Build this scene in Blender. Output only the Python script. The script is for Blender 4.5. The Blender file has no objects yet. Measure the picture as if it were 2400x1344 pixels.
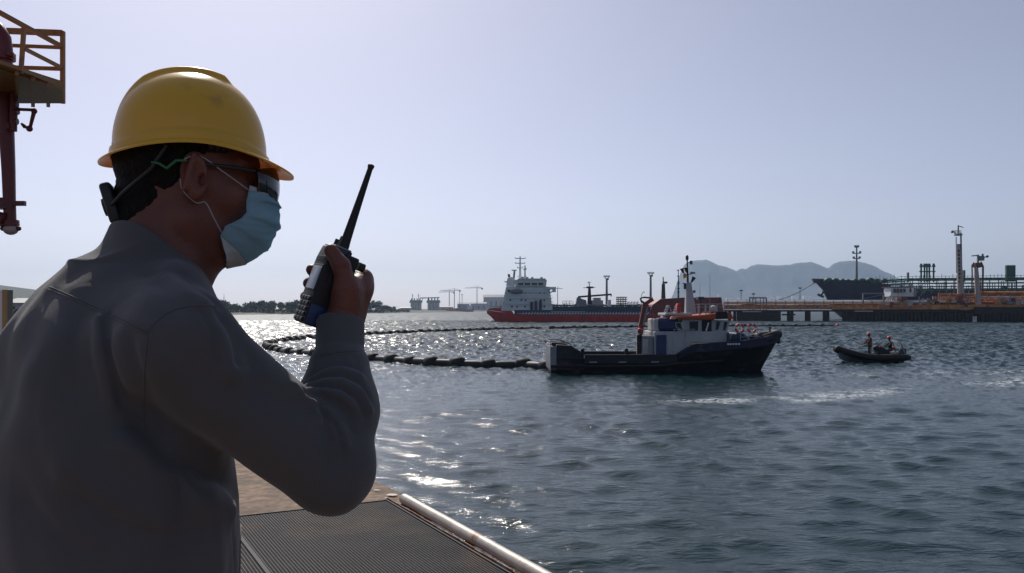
import bpy, bmesh, math, random
import numpy as np
from mathutils import Vector, Matrix

random.seed(7)
rng = np.random.default_rng(7)
sc = bpy.context.scene
COL = sc.collection

# ------------------------------------------------------------------ camera, sky, sun, exposure
H = 3.67                      # camera height above the water
DOCK = 2.20                   # quay level above the water
F = 2000.0                    # focal length in pixels of the 2400 wide photograph
HZ = 727.0                    # horizon row
cam_d = bpy.data.cameras.new('camera')
cam_d.sensor_width = 36.0
cam_d.lens = 36.0 * F / 2400.0
cam_d.shift_y = (HZ - 672.0) / 2400.0
cam_d.clip_start = 0.05
cam_d.clip_end = 60000.0
cam_d.dof.use_dof = False
cam = bpy.data.objects.new('camera', cam_d)
cam.location = (0, 0, H)
cam.rotation_euler = (math.radians(90), 0, 0)
COL.objects.link(cam)
sc.camera = cam

SUN_EL, SUN_AZ = math.radians(42.0), math.radians(-19.0)      # azimuth from +Y towards +X
world = bpy.data.worlds.new('World')
sc.world = world
world.use_nodes = True
wn = world.node_tree
wn.nodes.clear()
w_out = wn.nodes.new('ShaderNodeOutputWorld')
w_bg = wn.nodes.new('ShaderNodeBackground')
w_sky = wn.nodes.new('ShaderNodeTexSky')
w_sky.sky_type = 'NISHITA'
w_sky.sun_disc = False
w_sky.sun_elevation = SUN_EL
w_sky.sun_rotation = SUN_AZ
w_sky.altitude = 0
w_sky.air_density = 0.7
w_sky.dust_density = 1.1
w_sky.ozone_density = 1.5
w_bg.inputs['Strength'].default_value = 0.105
w_hs = wn.nodes.new('ShaderNodeHueSaturation')          # the camera's white balance: paler, a touch towards lavender
w_hs.inputs['Saturation'].default_value = 0.64
w_mx = wn.nodes.new('ShaderNodeMixRGB')
w_mx.blend_type = 'MULTIPLY'
w_mx.inputs[0].default_value = 1.0
w_mx.inputs[2].default_value = (1.03, 0.985, 1.06, 1)
wn.links.new(w_sky.outputs[0], w_hs.inputs['Color'])
wn.links.new(w_hs.outputs[0], w_mx.inputs[1])
wn.links.new(w_mx.outputs[0], w_bg.inputs[0])
wn.links.new(w_bg.outputs[0], w_out.inputs[0])

sun_d = bpy.data.lights.new('sun', 'SUN')
sun_d.energy = 4.5
sun_d.angle = math.radians(0.55)
sun_d.color = (1.0, 0.94, 0.85)
sun = bpy.data.objects.new('sun', sun_d)
to_sun = Vector((math.sin(SUN_AZ) * math.cos(SUN_EL), math.cos(SUN_AZ) * math.cos(SUN_EL), math.sin(SUN_EL)))
sun.rotation_euler = (-to_sun).to_track_quat('-Z', 'Y').to_euler()
sun.location = (-20, 60, 80)
COL.objects.link(sun)

vs = sc.view_settings
vs.view_transform = 'Standard'
vs.look = 'None'
vs.gamma = 1.0
vs.use_curve_mapping = False
vs.exposure = -0.20
sc.render.engine = 'CYCLES'
cy = sc.cycles
cy.use_denoising = True
cy.max_bounces = 6
cy.diffuse_bounces = 3
cy.glossy_bounces = 3
cy.transmission_bounces = 4
cy.volume_bounces = 0
cy.transparent_max_bounces = 8
cy.caustics_reflective = False
cy.caustics_refractive = False
cy.sample_clamp_indirect = 6.0

# ------------------------------------------------------------------ helpers
def W(px, py, Y):
    """a point of the place: sight line through a pixel of the photograph, at distance Y"""
    return Vector(((px - 1200.0) / F * Y, Y, H - (py - HZ) / F * Y))

def mat(name, col, rough=0.6, metal=0.0, var=0.25, scale=4.0, bump=0.0, bscale=40.0, spec=0.5, dirt=None, dirt_amt=0.5,
        dirt_scale=3.0, coat=0.0, trans=None, sss=0.0, stretch=(1, 1, 1)):
    m = bpy.data.materials.new(name)
    m.use_nodes = True
    nt = m.node_tree
    nt.nodes.clear()
    N, L = nt.nodes, nt.links
    out = N.new('ShaderNodeOutputMaterial')
    b = N.new('ShaderNodeBsdfPrincipled')
    tc = N.new('ShaderNodeTexCoord')
    mp = N.new('ShaderNodeMapping')
    mp.inputs['Scale'].default_value = stretch
    L.new(tc.outputs['Object'], mp.inputs[0])
    n1 = N.new('ShaderNodeTexNoise')
    n1.inputs['Scale'].default_value = scale
    n1.inputs['Detail'].default_value = 6
    L.new(mp.outputs[0], n1.inputs['Vector'])
    r = N.new('ShaderNodeValToRGB')
    c = Vector(col)
    r.color_ramp.elements[0].position = 0.3
    r.color_ramp.elements[1].position = 0.7
    r.color_ramp.elements[0].color = (*(c * (1 - var)), 1)
    r.color_ramp.elements[1].color = (*[min(1, x * (1 + var)) for x in c], 1)
    L.new(n1.outputs['Fac'], r.inputs[0])
    cs = r.outputs[0]
    if dirt is not None:
        n2 = N.new('ShaderNodeTexNoise')
        n2.inputs['Scale'].default_value = dirt_scale
        n2.inputs['Detail'].default_value = 8
        n2.inputs['Roughness'].default_value = 0.65
        L.new(mp.outputs[0], n2.inputs['Vector'])
        r2 = N.new('ShaderNodeValToRGB')
        r2.color_ramp.elements[0].position = 0.62 - 0.3 * dirt_amt
        r2.color_ramp.elements[1].position = 0.72 - 0.2 * dirt_amt
        L.new(n2.outputs['Fac'], r2.inputs[0])
        mx = N.new('ShaderNodeMixRGB')
        L.new(r2.outputs[0], mx.inputs[0])
        L.new(cs, mx.inputs[1])
        mx.inputs[2].default_value = (*dirt, 1)
        cs = mx.outputs[0]
    L.new(cs, b.inputs['Base Color'])
    b.inputs['Roughness'].default_value = rough
    b.inputs['Metallic'].default_value = metal
    b.inputs['Specular IOR Level'].default_value = spec
    b.inputs['Coat Weight'].default_value = coat
    b.inputs['Coat Roughness'].default_value = 0.15
    if sss:
        b.inputs['Subsurface Weight'].default_value = sss
        b.inputs['Subsurface Radius'].default_value = (0.012, 0.005, 0.003)
        b.inputs['Subsurface Scale'].default_value = 1.0
    if bump:
        n3 = N.new('ShaderNodeTexNoise')
        n3.inputs['Scale'].default_value = bscale
        n3.inputs['Detail'].default_value = 5
        L.new(mp.outputs[0], n3.inputs['Vector'])
        bp = N.new('ShaderNodeBump')
        bp.inputs['Strength'].default_value = 1.0
        bp.inputs['Distance'].default_value = bump
        L.new(n3.outputs['Fac'], bp.inputs['Height'])
        L.new(bp.outputs[0], b.inputs['Normal'])
    surf = b.outputs[0]
    if trans:
        t = N.new('ShaderNodeBsdfTranslucent')
        t.inputs[0].default_value = (*trans[0], 1)
        ms = N.new('ShaderNodeMixShader')
        ms.inputs[0].default_value = trans[1]
        L.new(b.outputs[0], ms.inputs[1])
        L.new(t.outputs[0], ms.inputs[2])
        surf = ms.outputs[0]
    L.new(surf, out.inputs[0])
    return m

def tag(o, label=None, cat=None, group=None, kind=None):
    if label: o['label'] = label
    if cat: o['category'] = cat
    if group: o['group'] = group
    if kind: o['kind'] = kind
    return o

def empty(name, loc=(0, 0, 0), rz=0.0):
    o = bpy.data.objects.new(name, None)
    o.empty_display_size = 0.2
    o.location = loc
    o.rotation_euler = (0, 0, rz)
    COL.objects.link(o)
    return o

def link_mesh(name, me, m, parent=None, world_coords=False):
    o = bpy.data.objects.new(name, me)
    if m is not None:
        for mm in (m if isinstance(m, (list, tuple)) else [m]):
            me.materials.append(mm)
    COL.objects.link(o)
    if parent is not None:
        o.parent = parent
        if world_coords:
            mw = Matrix.LocRotScale(parent.location, parent.rotation_euler, parent.scale)
            p = parent.parent
            inv = parent.matrix_parent_inverse
            full = (inv @ mw) if p is not None else mw
            while p is not None:
                full = (p.matrix_parent_inverse if p.parent is not None else Matrix()) @ Matrix.LocRotScale(p.location, p.rotation_euler, p.scale) @ full
                p = p.parent
            o.matrix_parent_inverse = full.inverted()
    return o

class MB:
    """collects shapes; build() links them as ONE mesh object"""
    def __init__(s):
        s.v, s.f = [], []
    def add(s, vs_, fs):
        k = len(s.v)
        s.v += [tuple(v) for v in vs_]
        s.f += [tuple(k + i for i in f) for f in fs]
        return s
    def box(s, x0, x1, y0, y1, z0, z1, M=None):
        vs_ = [Vector((x, y, z)) for z in (z0, z1) for y in (y0, y1) for x in (x0, x1)]
        if M is not None: vs_ = [M @ v for v in vs_]
        return s.add(vs_, [(0, 2, 3, 1), (4, 5, 7, 6), (0, 1, 5, 4), (2, 6, 7, 3), (0, 4, 6, 2), (1, 3, 7, 5)])
    def bar(s, a, b, w, h=None, up=(0, 0, 1)):
        """square bar from a to b"""
        a, b = Vector(a), Vector(b); h = h or w
        d = (b - a)
        if d.length < 1e-9: return s
        d = d.normalized(); u = Vector(up)
        if abs(d.dot(u)) > 0.98: u = Vector((1, 0, 0))
        x = d.cross(u).normalized(); y = x.cross(d)
        vs_ = [p + x * (i * w / 2) + y * (j * h / 2) for p in (a, b) for i, j in ((-1, -1), (1, -1), (1, 1), (-1, 1))]
        return s.add(vs_, [(3, 2, 1, 0), (4, 5, 6, 7), (0, 1, 5, 4), (1, 2, 6, 5), (2, 3, 7, 6), (3, 0, 4, 7)])
    def tube(s, pts, r, n=10, cap=True, closed=False):
        pts = [Vector(p) for p in pts]
        rs = r if isinstance(r, (list, tuple)) else [r] * len(pts)
        k = len(s.v); m = len(pts)
        ref = None
        for i, p in enumerate(pts):
            if closed: d = pts[(i + 1) % m] - pts[i - 1]
            else: d = pts[min(i + 1, m - 1)] - pts[max(i - 1, 0)]
            d = d.normalized() if d.length > 1e-9 else Vector((0, 0, 1))
            if ref is None:
                ref = Vector((0, 0, 1)) if abs(d.z) < 0.9 else Vector((1, 0, 0))
            x = d.cross(ref)
            if x.length < 1e-6: x = d.cross(Vector((0, 1, 0.01)))
            x.normalize(); y = x.cross(d).normalized(); ref = y
            for j in range(n):
                a = 2 * math.pi * j / n
                s.v.append(tuple(p + (x * math.cos(a) + y * math.sin(a)) * rs[i]))
        for i in range(m if closed else m - 1):
            i2 = (i + 1) % m
            for j in range(n):
                j2 = (j + 1) % n
                s.f.append((k + i * n + j, k + i2 * n + j, k + i2 * n + j2, k + i * n + j2))
        if cap and not closed:
            s.f.append(tuple(k + j for j in range(n)))
            s.f.append(tuple(k + (m - 1) * n + j for j in reversed(range(n))))
        return s
    def cyl(s, a, b, r, r2=None, n=12):
        return s.tube([a, b], [r, r if r2 is None else r2], n)
    def torus(s, c, R, r, ax, n=28, m=10, flat=1.0):
        ax = Vector(ax).normalized()
        u = ax.orthogonal().normalized(); w = ax.cross(u)
        return s.tube([Vector(c) + (u * math.cos(2 * math.pi * i / n) + w * math.sin(2 * math.pi * i / n)) * R for i in range(n)], r, m, closed=True)
    def sphere(s, c, r, n=14, m=8, sq=(1, 1, 1)):
        c = Vector(c); k = len(s.v)
        for i in range(m + 1):
            t = math.pi * i / m
            for j in range(n):
                a = 2 * math.pi * j / n
                s.v.append((c.x + r * sq[0] * math.sin(t) * math.cos(a), c.y + r * sq[1] * math.sin(t) * math.sin(a), c.z + r * sq[2] * math.cos(t)))
        for i in range(m):
            for j in range(n):
                s.f.append((k + i * n + j, k + (i + 1) * n + j, k + (i + 1) * n + (j + 1) % n, k + i * n + (j + 1) % n))
        return s
    def prism(s, poly, axis, a0, a1):
        """polygon in the two other axes, extruded along axis (0,1,2)"""
        def pt(p, a):
            q = list(p); q.insert(axis, a); return q
        n = len(poly)
        vs_ = [pt(p, a0) for p in poly] + [pt(p, a1) for p in poly]
        return s.add(vs_, [tuple(range(n)), tuple(range(2 * n - 1, n - 1, -1))] + [((i + 1) % n, i, n + i, n + (i + 1) % n) for i in range(n)])
    def rings(s, rs, closed=True, cap=True):
        """loft of rings with the same number of points"""
        k = len(s.v); n = len(rs[0])
        for r in rs: s.v += [tuple(p) for p in r]
        for i in range(len(rs) - 1):
            for j in range(n if closed else n - 1):
                j2 = (j + 1) % n
                s.f.append((k + i * n + j, k + i * n + j2, k + (i + 1) * n + j2, k + (i + 1) * n + j))
        if cap:
            s.f.append(tuple(k + j for j in reversed(range(n))))
            s.f.append(tuple(k + (len(rs) - 1) * n + j for j in range(n)))
        return s
    def mesh(s, name, smooth=None, bevel=0.0, bseg=2, fix=True):
        me = bpy.data.meshes.new(name)
        me.from_pydata(s.v, [], s.f)
        if bevel or fix:
            bm = bmesh.new(); bm.from_mesh(me)
            bmesh.ops.remove_doubles(bm, verts=bm.verts, dist=1e-6)
            bmesh.ops.recalc_face_normals(bm, faces=bm.faces)
            if bevel:
                es = [e for e in bm.edges if len(e.link_faces) == 2 and e.calc_face_angle(0) > 0.5]
                bmesh.ops.bevel(bm, geom=es, offset=bevel, segments=bseg, affect='EDGES', profile=0.5, clamp_overlap=True)
            bm.to_mesh(me); bm.free()
        me.update()
        if smooth is not None:
            me.polygons.foreach_set('use_smooth', [True] * len(me.polygons))
            if smooth < 179: me.set_sharp_from_angle(angle=math.radians(smooth))
        return me
    def build(s, name, m, parent=None, smooth=40, bevel=0.0, bseg=2, wc=False, fix=True):
        return link_mesh(name, s.mesh(name, smooth, bevel, bseg, fix), m, parent, wc)

def copy_tree(o, parent=None):
    c = o.copy()
    COL.objects.link(c)
    if parent is not None:
        c.parent = parent
    for ch in list(o.children):
        copy_tree(ch, c)
    return c

def resample(pts, step):
    pts = [Vector(p) for p in pts]
    # Catmull-Rom
    out = []
    for i in range(len(pts) - 1):
        p0, p1, p2, p3 = pts[max(i - 1, 0)], pts[i], pts[i + 1], pts[min(i + 2, len(pts) - 1)]
        for k in range(24):
            u = k / 24
            out.append(.5 * ((2 * p1) + (p2 - p0) * u + (2 * p0 - 5 * p1 + 4 * p2 - p3) * u * u + (3 * p1 - p0 - 3 * p2 + p3) * u ** 3))
    out.append(pts[-1])
    res = [out[0]]; acc = 0
    for a, b in zip(out[:-1], out[1:]):
        d = (b - a).length
        while acc + d >= step:
            a = a.lerp(b, (step - acc) / d); d = (b - a).length; acc = 0; res.append(a.copy())
        acc += d
    return res

# ---- signed distance modelling: smooth organic bodies as one continuous surface
def A(p): return np.array(p, dtype=np.float32)
def d_cap(P, a, b, ra, rb):
    a, b = A(a), A(b)
    ab = b - a
    t = np.clip(((P - a) @ ab) / max(float(ab @ ab), 1e-12), 0, 1)
    q = P - a - t[:, None] * ab
    return np.sqrt((q * q).sum(1)) - (ra + (rb - ra) * t)
def d_ell(P, c, rad, R=None):
    q = P - A(c)
    if R is not None: q = q @ R          # columns of R: local axes in world
    r = A(rad)
    k0 = np.sqrt(((q / r) ** 2).sum(1)) + 1e-9
    k1 = np.sqrt(((q / (r * r)) ** 2).sum(1)) + 1e-9
    return k0 * (k0 - 1) / k1
def d_box(P, c, hs, r=0.0, R=None):
    q = P - A(c)
    if R is not None: q = q @ R
    q = np.abs(q) - (A(hs) - r)
    return np.sqrt((np.maximum(q, 0) ** 2).sum(1)) + np.minimum(q.max(1), 0) - r
def smin(a, b, k):
    h = np.clip(0.5 + 0.5 * (b - a) / k, 0, 1)
    return b + (a - b) * h - k * h * (1 - h)
def smax(a, b, k): return -smin(-a, -b, k)
def d_poly(P, pts):
    """distance to a polyline"""
    d = None
    for i in range(len(pts) - 1):
        e = d_cap(P, pts[i], pts[i + 1], 0, 0)
        d = e if d is None else np.minimum(d, e)
    return d

def sdf_mesh(name, f, lo, hi, h, B=8, chunk=400000):
    """surface nets over the blocks near the surface only"""
    lo, hi = A(lo), A(hi)
    nb = np.ceil((hi - lo) / (h * B)).astype(int)
    n = nb * B
    bi = np.stack(np.meshgrid(*[np.arange(k) for k in nb], indexing='ij'), -1).reshape(-1, 3)
    cen = lo + (bi + 0.5) * (h * B) - 0.5 * h
    dc = f(cen.astype(np.float32))
    Fb = dc.reshape(nb)
    Fd = np.repeat(np.repeat(np.repeat(np.where(Fb < 0, -1.0, 1.0).astype(np.float32), B, 0), B, 1), B, 2)
    act = np.where(np.abs(dc) < h * B * 1.6)[0]
    off = np.stack(np.meshgrid(*[np.arange(B)] * 3, indexing='ij'), -1).reshape(-1, 3)
    per = max(1, chunk // len(off))
    for s in range(0, len(act), per):
        idx = (bi[act[s:s + per]][:, None, :] * B + off[None]).reshape(-1, 3)
        v = f((lo + idx * h).astype(np.float32))
        Fd[idx[:, 0], idx[:, 1], idx[:, 2]] = v
    ins = Fd < 0
    c8 = [(i, j, k) for i in (0, 1) for j in (0, 1) for k in (0, 1)]
    def sub(arr, o): return arr[o[0]:n[0] - 1 + o[0], o[1]:n[1] - 1 + o[1], o[2]:n[2] - 1 + o[2]]
    cnt = sum(sub(ins, o).astype(np.uint8) for o in c8)
    cells = np.argwhere((cnt > 0) & (cnt < 8))
    acc = np.zeros((len(cells), 3)); num = np.zeros(len(cells))
    for a in range(8):
        for b in range(a + 1, 8):
            oa, ob = c8[a], c8[b]
            if sum(abs(x - y) for x, y in zip(oa, ob)) != 1: continue
            va = Fd[tuple((cells + oa).T)]; vb = Fd[tuple((cells + ob).T)]
            m = (va < 0) != (vb < 0)
            t = np.where(m, va / np.where(m, va - vb, 1), 0)
            p = np.array(oa) + t[:, None] * (np.array(ob) - np.array(oa))
            acc[m] += p[m]; num[m] += 1
    V = lo + (cells + acc / num[:, None]) * h
    ci = -np.ones(n, dtype=np.int32)
    ci[tuple(cells.T)] = np.arange(len(cells))
    quads = []
    for ax in range(3):
        u, w = (ax + 1) % 3, (ax + 2) % 3
        sl0 = [slice(1, n[0] - 1)] * 3; sl0 = [slice(1, n[i] - 1) for i in range(3)]
        sl1 = list(sl0); sl1[ax] = slice(2, n[ax])
        a0 = ins[tuple(sl0)]; a1 = ins[tuple(sl1)]
        e = np.argwhere(a0 != a1) + 1
        if not len(e): continue
        du = np.zeros(3, int); du[u] = 1
        dw = np.zeros(3, int); dw[w] = 1
        q = np.stack([ci[tuple((e - du - dw).T)], ci[tuple((e - dw).T)], ci[tuple(e.T)], ci[tuple((e - du).T)]], 1)
        flip = ~ins[tuple(e.T)]
        q[flip] = q[flip][:, ::-1]
        quads.append(q[(q >= 0).all(1)])
    Q = np.concatenate(quads)
    me = bpy.data.meshes.new(name)
    me.vertices.add(len(V)); me.vertices.foreach_set('co', V.astype(np.float32).ravel())
    me.loops.add(len(Q) * 4); me.loops.foreach_set('vertex_index', Q.astype(np.int32).ravel())
    me.polygons.add(len(Q)); me.polygons.foreach_set('loop_start', np.arange(0, len(Q) * 4, 4, dtype=np.int32))
    me.polygons.foreach_set('use_smooth', np.ones(len(Q), dtype=bool))
    me.update(calc_edges=True); me.validate()
    return me

def relax(me, n=2, lam=0.5):
    """light smoothing of a surface-nets mesh"""
    V = np.empty(len(me.vertices) * 3, np.float32); me.vertices.foreach_get('co', V); V = V.reshape(-1, 3)
    E = np.empty(len(me.edges) * 2, np.int32); me.edges.foreach_get('vertices', E); E = E.reshape(-1, 2)
    deg = np.bincount(E.ravel(), minlength=len(V)).astype(np.float32)[:, None]
    for _ in range(n):
        for l in (lam, -lam * 0.9):
            S = np.zeros_like(V)
            for c in range(3):
                S[:, c] = np.bincount(E[:, 0], V[E[:, 1], c], len(V)) + np.bincount(E[:, 1], V[E[:, 0], c], len(V))
            V = V + l * (S / np.maximum(deg, 1) - V)
    me.vertices.foreach_set('co', V.ravel()); me.update()
    return me
# ------------------------------------------------------------------ water
def value_noise(x, y, seed=0):
    xi, yi = np.floor(x).astype(np.int64), np.floor(y).astype(np.int64)
    fx, fy = x - xi, y - yi
    fx = fx * fx * (3 - 2 * fx); fy = fy * fy * (3 - 2 * fy)
    def h(i, j):
        n = (i * 374761393 + j * 668265263 + seed * 974711) & 0x7fffffff
        n = ((n ^ (n >> 13)) * 1274126177) & 0x7fffffff
        return ((n ^ (n >> 16)) & 0xffff) / 65535.0
    return (h(xi, yi) * (1 - fx) + h(xi + 1, yi) * fx) * (1 - fy) + (h(xi, yi + 1) * (1 - fx) + h(xi + 1, yi + 1) * fx) * fy
def fbm(x, y, o=4, seed=0):
    s = 0; a = 0.5
    for k in range(o):
        s = s + a * value_noise(x * 2 ** k, y * 2 ** k, seed + k); a *= 0.5
    return s

def poly_dist(x, y, pts):
    d = np.full(x.shape, 1e9)
    for (ax, ay), (bx, by) in zip(pts[:-1], pts[1:]):
        dx, dy = bx - ax, by - ay
        t = np.clip(((x - ax) * dx + (y - ay) * dy) / (dx * dx + dy * dy), 0, 1)
        d = np.minimum(d, np.hypot(x - ax - t * dx, y - ay - t * dy))
    return d

DVX, DVY = 0.886, 0.463
def make_water():
    rows = np.concatenate([np.geomspace(3.2, 42, 330), np.arange(42.35, 300, 0.40), np.geomspace(302, 9600, 60)])
    cols = np.concatenate([np.radians(np.linspace(-180, -50, 30, endpoint=False)), np.radians(np.linspace(-50, -36, 30, endpoint=False)),
                           np.radians(np.linspace(-36, 36, 720, endpoint=False)), np.radians(np.linspace(36, 50, 30, endpoint=False)), np.radians(np.linspace(50, 180, 30, endpoint=False))])
    R_, T_ = np.meshgrid(rows, cols, indexing='ij')
    X, Y = R_ * np.sin(T_), R_ * np.cos(T_)
    sp = np.maximum(np.gradient(rows)[:, None], R_ * 0.0019)
    Z = np.zeros_like(X); DX = np.zeros_like(X); DY = np.zeros_like(X)
    g = np.random.default_rng(23)
    # gusty patches: the chop is not equally strong everywhere
    gust = 0.75 + 0.55 * (fbm(X / 14.0, Y / 14.0, 3, 5) - 0.42) / 0.3
    gust = np.clip(gust, 0.45, 1.5)
    gust = gust * (0.36 + 0.64 * np.clip((X * DVX + Y * DVY - 2.4) / 15.0, 0, 1))        # lee of the quay
    warp = [value_noise(X / c, Y / c, 40 + q) - 0.5 for q, c in enumerate((0.9, 1.7, 3.1, 4.7, 8.0, 13.0))]
    lam = np.geomspace(0.30, 7.5, 84)
    for k, l in enumerate(lam):
        th = math.radians(258) + g.normal(0, 0.50)
        kx, ky = math.cos(th) * 2 * math.pi / l, math.sin(th) * 2 * math.pi / l
        amp = 0.0058 * l ** 0.82 * 1.25 * math.exp(-((math.log(l / 0.90)) / 0.95) ** 2) * g.uniform(0.6, 1.4) * (1.0 if l < 2.4 else 0.6)
        fade = np.clip((l / sp - 2.2) / 2.0, 0, 1)
        ph = kx * X + ky * Y + g.uniform(0, 6.28)
        wi = int(np.clip(round(math.log(l * 3.0 / 0.9) / math.log(1.7)), 0, 5))
        ph = ph + g.uniform(-3.4, 3.4) * warp[wi] + g.uniform(-2, 2) * warp[min(wi + 1, 5)]
        s, c = np.sin(ph), np.cos(ph)
        a = amp * fade * (gust * (0.85 if l < 0.9 else 1.0) if l < 3 else 1.0)
        Z += a * s
        q = 0.9
        DX += q * a * math.cos(th) * c; DY += q * a * math.sin(th) * c
    # wavelets shorter than the mesh can follow: each facet of the open water keeps their slope
    jit = g.normal(0, 1, X.shape)
    jit = sum(np.roll(jit, k_, 1) * w_ for k_, w_ in ((-2, .30), (-1, .50), (0, .58), (1, .50), (2, .30)))
    Z += jit * np.minimum(0.20 * sp, 0.075) * np.clip((R_ - 30) / 50, 0, 1)
    X2, Y2 = X + DX, Y + DY
    nr, nc = X.shape
    V = np.stack([X2, Y2, Z], -1).reshape(-1, 3).astype(np.float32)
    i = np.arange(nr - 1)[:, None]; j = np.arange(nc)[None]; j2 = (j + 1) % nc
    Q = np.stack([i * nc + j, (i + 1) * nc + j, (i + 1) * nc + j2, i * nc + j2], -1)[:, :, ::-1].reshape(-1, 4)
    me = bpy.data.meshes.new('water')
    me.vertices.add(len(V)); me.vertices.foreach_set('co', V.ravel())
    me.loops.add(len(Q) * 4); me.loops.foreach_set('vertex_index', Q.astype(np.int32).ravel())
    me.polygons.add(len(Q)); me.polygons.foreach_set('loop_start', np.arange(0, len(Q) * 4, 4, dtype=np.int32))
    me.polygons.foreach_set('use_smooth', np.ones(len(Q), dtype=bool))
    me.update(calc_edges=True)
    # foam left by the propeller wash: streaks across the harbour in front of the boats
    f1 = poly_dist(X, Y, [(7.4, 34.2), (9.6, 34.6), (12.3, 35.4), (15.0, 37.2), (18.6, 39.2), (23.0, 41.5), (29.5, 46.5)])
    f2 = poly_dist(X, Y, [(20.5, 47.5), (25.0, 49.0), (32, 51)])
    br = fbm(X / 1.5, Y / 0.42, 5, 31)
    pat = fbm(X / 3.5, Y / 3.0, 3, 77)
    foam = np.exp(-(f1 / 1.1) ** 2) * np.clip((pat - 0.30) / 0.16, 0, 1) + 0.8 * np.exp(-(f2 / 1.5) ** 2) * np.clip((pat - 0.34) / 0.14, 0, 1)
    foam = np.clip(foam * np.clip((br - 0.38) / 0.20, 0, 1) * 1.5, 0, 1)
    # slope of the wavelets too short for the mesh, kept as roughness of the open water
    ra = me.attributes.new('chop', 'FLOAT', 'POINT')
    ra.data.foreach_set('value', (0.11 + 0.15 * np.clip((R_ - 28) / 100, 0, 1) + 0.2 * np.clip((R_ - 280) / 60, 0, 1)).ravel().astype(np.float32))
    at = me.attributes.new('foam', 'FLOAT', 'POINT')
    at.data.foreach_set('value', foam.ravel().astype(np.float32))
    m = bpy.data.materials.new('harbour_water')
    m.use_nodes = True
    nt = m.node_tree; N, L = nt.nodes, nt.links
    b = N['Principled BSDF']
    b.inputs['Base Color'].default_value = (0.004, 0.025, 0.028, 1)
    rn = N.new('ShaderNodeAttribute'); rn.attribute_name = 'chop'
    L.new(rn.outputs['Fac'], b.inputs['Roughness'])
    b.inputs['IOR'].default_value = 1.333
    b.inputs['Specular IOR Level'].default_value = 0.42
    tc = N.new('ShaderNodeTexCoord')
    mp = N.new('ShaderNodeMapping'); mp.inputs['Scale'].default_value = (0.55, 1.35, 1.0)
    mp.inputs['Rotation'].default_value = (0, 0, math.radians(-12))
    L.new(tc.outputs['Object'], mp.inputs[0])
    n1 = N.new('ShaderNodeTexNoise'); n1.inputs['Scale'].default_value = 3.0; n1.inputs['Detail'].default_value = 6; n1.inputs['Roughness'].default_value = 0.55
    n1.inputs['Distortion'].default_value = 0.4
    L.new(mp.outputs[0], n1.inputs['Vector'])
    n2 = N.new('ShaderNodeTexNoise'); n2.inputs['Scale'].default_value = 11.0; n2.inputs['Detail'].default_value = 3
    L.new(mp.outputs[0], n2.inputs['Vector'])
    b1 = N.new('ShaderNodeBump'); b1.inputs['Distance'].default_value = 0.058; b1.inputs['Strength'].default_value = 1.0
    L.new(n1.outputs['Fac'], b1.inputs['Height'])
    b2 = N.new('ShaderNodeBump'); b2.inputs['Distance'].default_value = 0.012; b2.inputs['Strength'].default_value = 1.0
    L.new(n2.outputs['Fac'], b2.inputs['Height'])
    L.new(b1.outputs[0], b2.inputs['Normal'])
    L.new(b2.outputs[0], b.inputs['Normal'])
    an = N.new('ShaderNodeAttribute'); an.attribute_name = 'foam'
    fn = N.new('ShaderNodeTexNoise'); fn.inputs['Scale'].default_value = 5.0; fn.inputs['Detail'].default_value = 6
    L.new(tc.outputs['Object'], fn.inputs['Vector'])
    fr = N.new('ShaderNodeMapRange'); fr.inputs[1].default_value = 0.38; fr.inputs[2].default_value = 0.62
    L.new(fn.outputs['Fac'], fr.inputs[0])
    mu = N.new('ShaderNodeMath'); mu.operation = 'MULTIPLY'; mu.use_clamp = True
    L.new(an.outputs['Fac'], mu.inputs[0]); L.new(fr.outputs[0], mu.inputs[1])
    fd = N.new('ShaderNodeBsdfDiffuse'); fd.inputs[0].default_value = (0.50, 0.54, 0.56, 1)
    ms = N.new('ShaderNodeMixShader')
    L.new(mu.outputs[0], ms.inputs[0]); L.new(b.outputs[0], ms.inputs[1]); L.new(fd.outputs[0], ms.inputs[2])
    L.new(ms.outputs[0], N['Material Output'].inputs[0])
    o = link_mesh('water', me, m)
    tag(o, 'choppy dark teal harbour water with glitter towards the sun', 'water', kind='structure')
    return o
make_water()

# ------------------------------------------------------------------ quay: concrete slab, grating mats, pipe kerb
DU, DV = Vector((0.463, -0.886, 0)), Vector((0.886, 0.463, 0))     # along the edge, outwards
def D(u, v, z=0.0): return DU * u + DV * v + Vector((0, 0, DOCK + z))

M_conc = mat('weathered_concrete', (0.22, 0.146, 0.098), 0.9, var=0.42, scale=13, bump=0.025, bscale=10, dirt=(0.11, 0.078, 0.055), dirt_amt=0.6, dirt_scale=5)
M_grate = mat('dark_grating', (0.030, 0.030, 0.034), 0.7, var=0.3, scale=3, spec=0.25, dirt=(0.085, 0.06, 0.045), dirt_amt=0.35, dirt_scale=1.3)
M_gbase = mat('mat_backing', (0.022, 0.022, 0.025), 0.8, var=0.3)
M_pipe = mat('galvanised_pipe', (0.42, 0.38, 0.33), 0.5, metal=0.25, var=0.15, scale=9, bump=0.0012, bscale=60, dirt=(0.22, 0.12, 0.07), dirt_amt=0.18, dirt_scale=6)
M_rust = mat('rusty_steel', (0.20, 0.085, 0.045), 0.85, var=0.5, scale=14, bump=0.004, bscale=50, dirt=(0.40, 0.33, 0.27), dirt_amt=0.5, dirt_scale=10)

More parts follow.
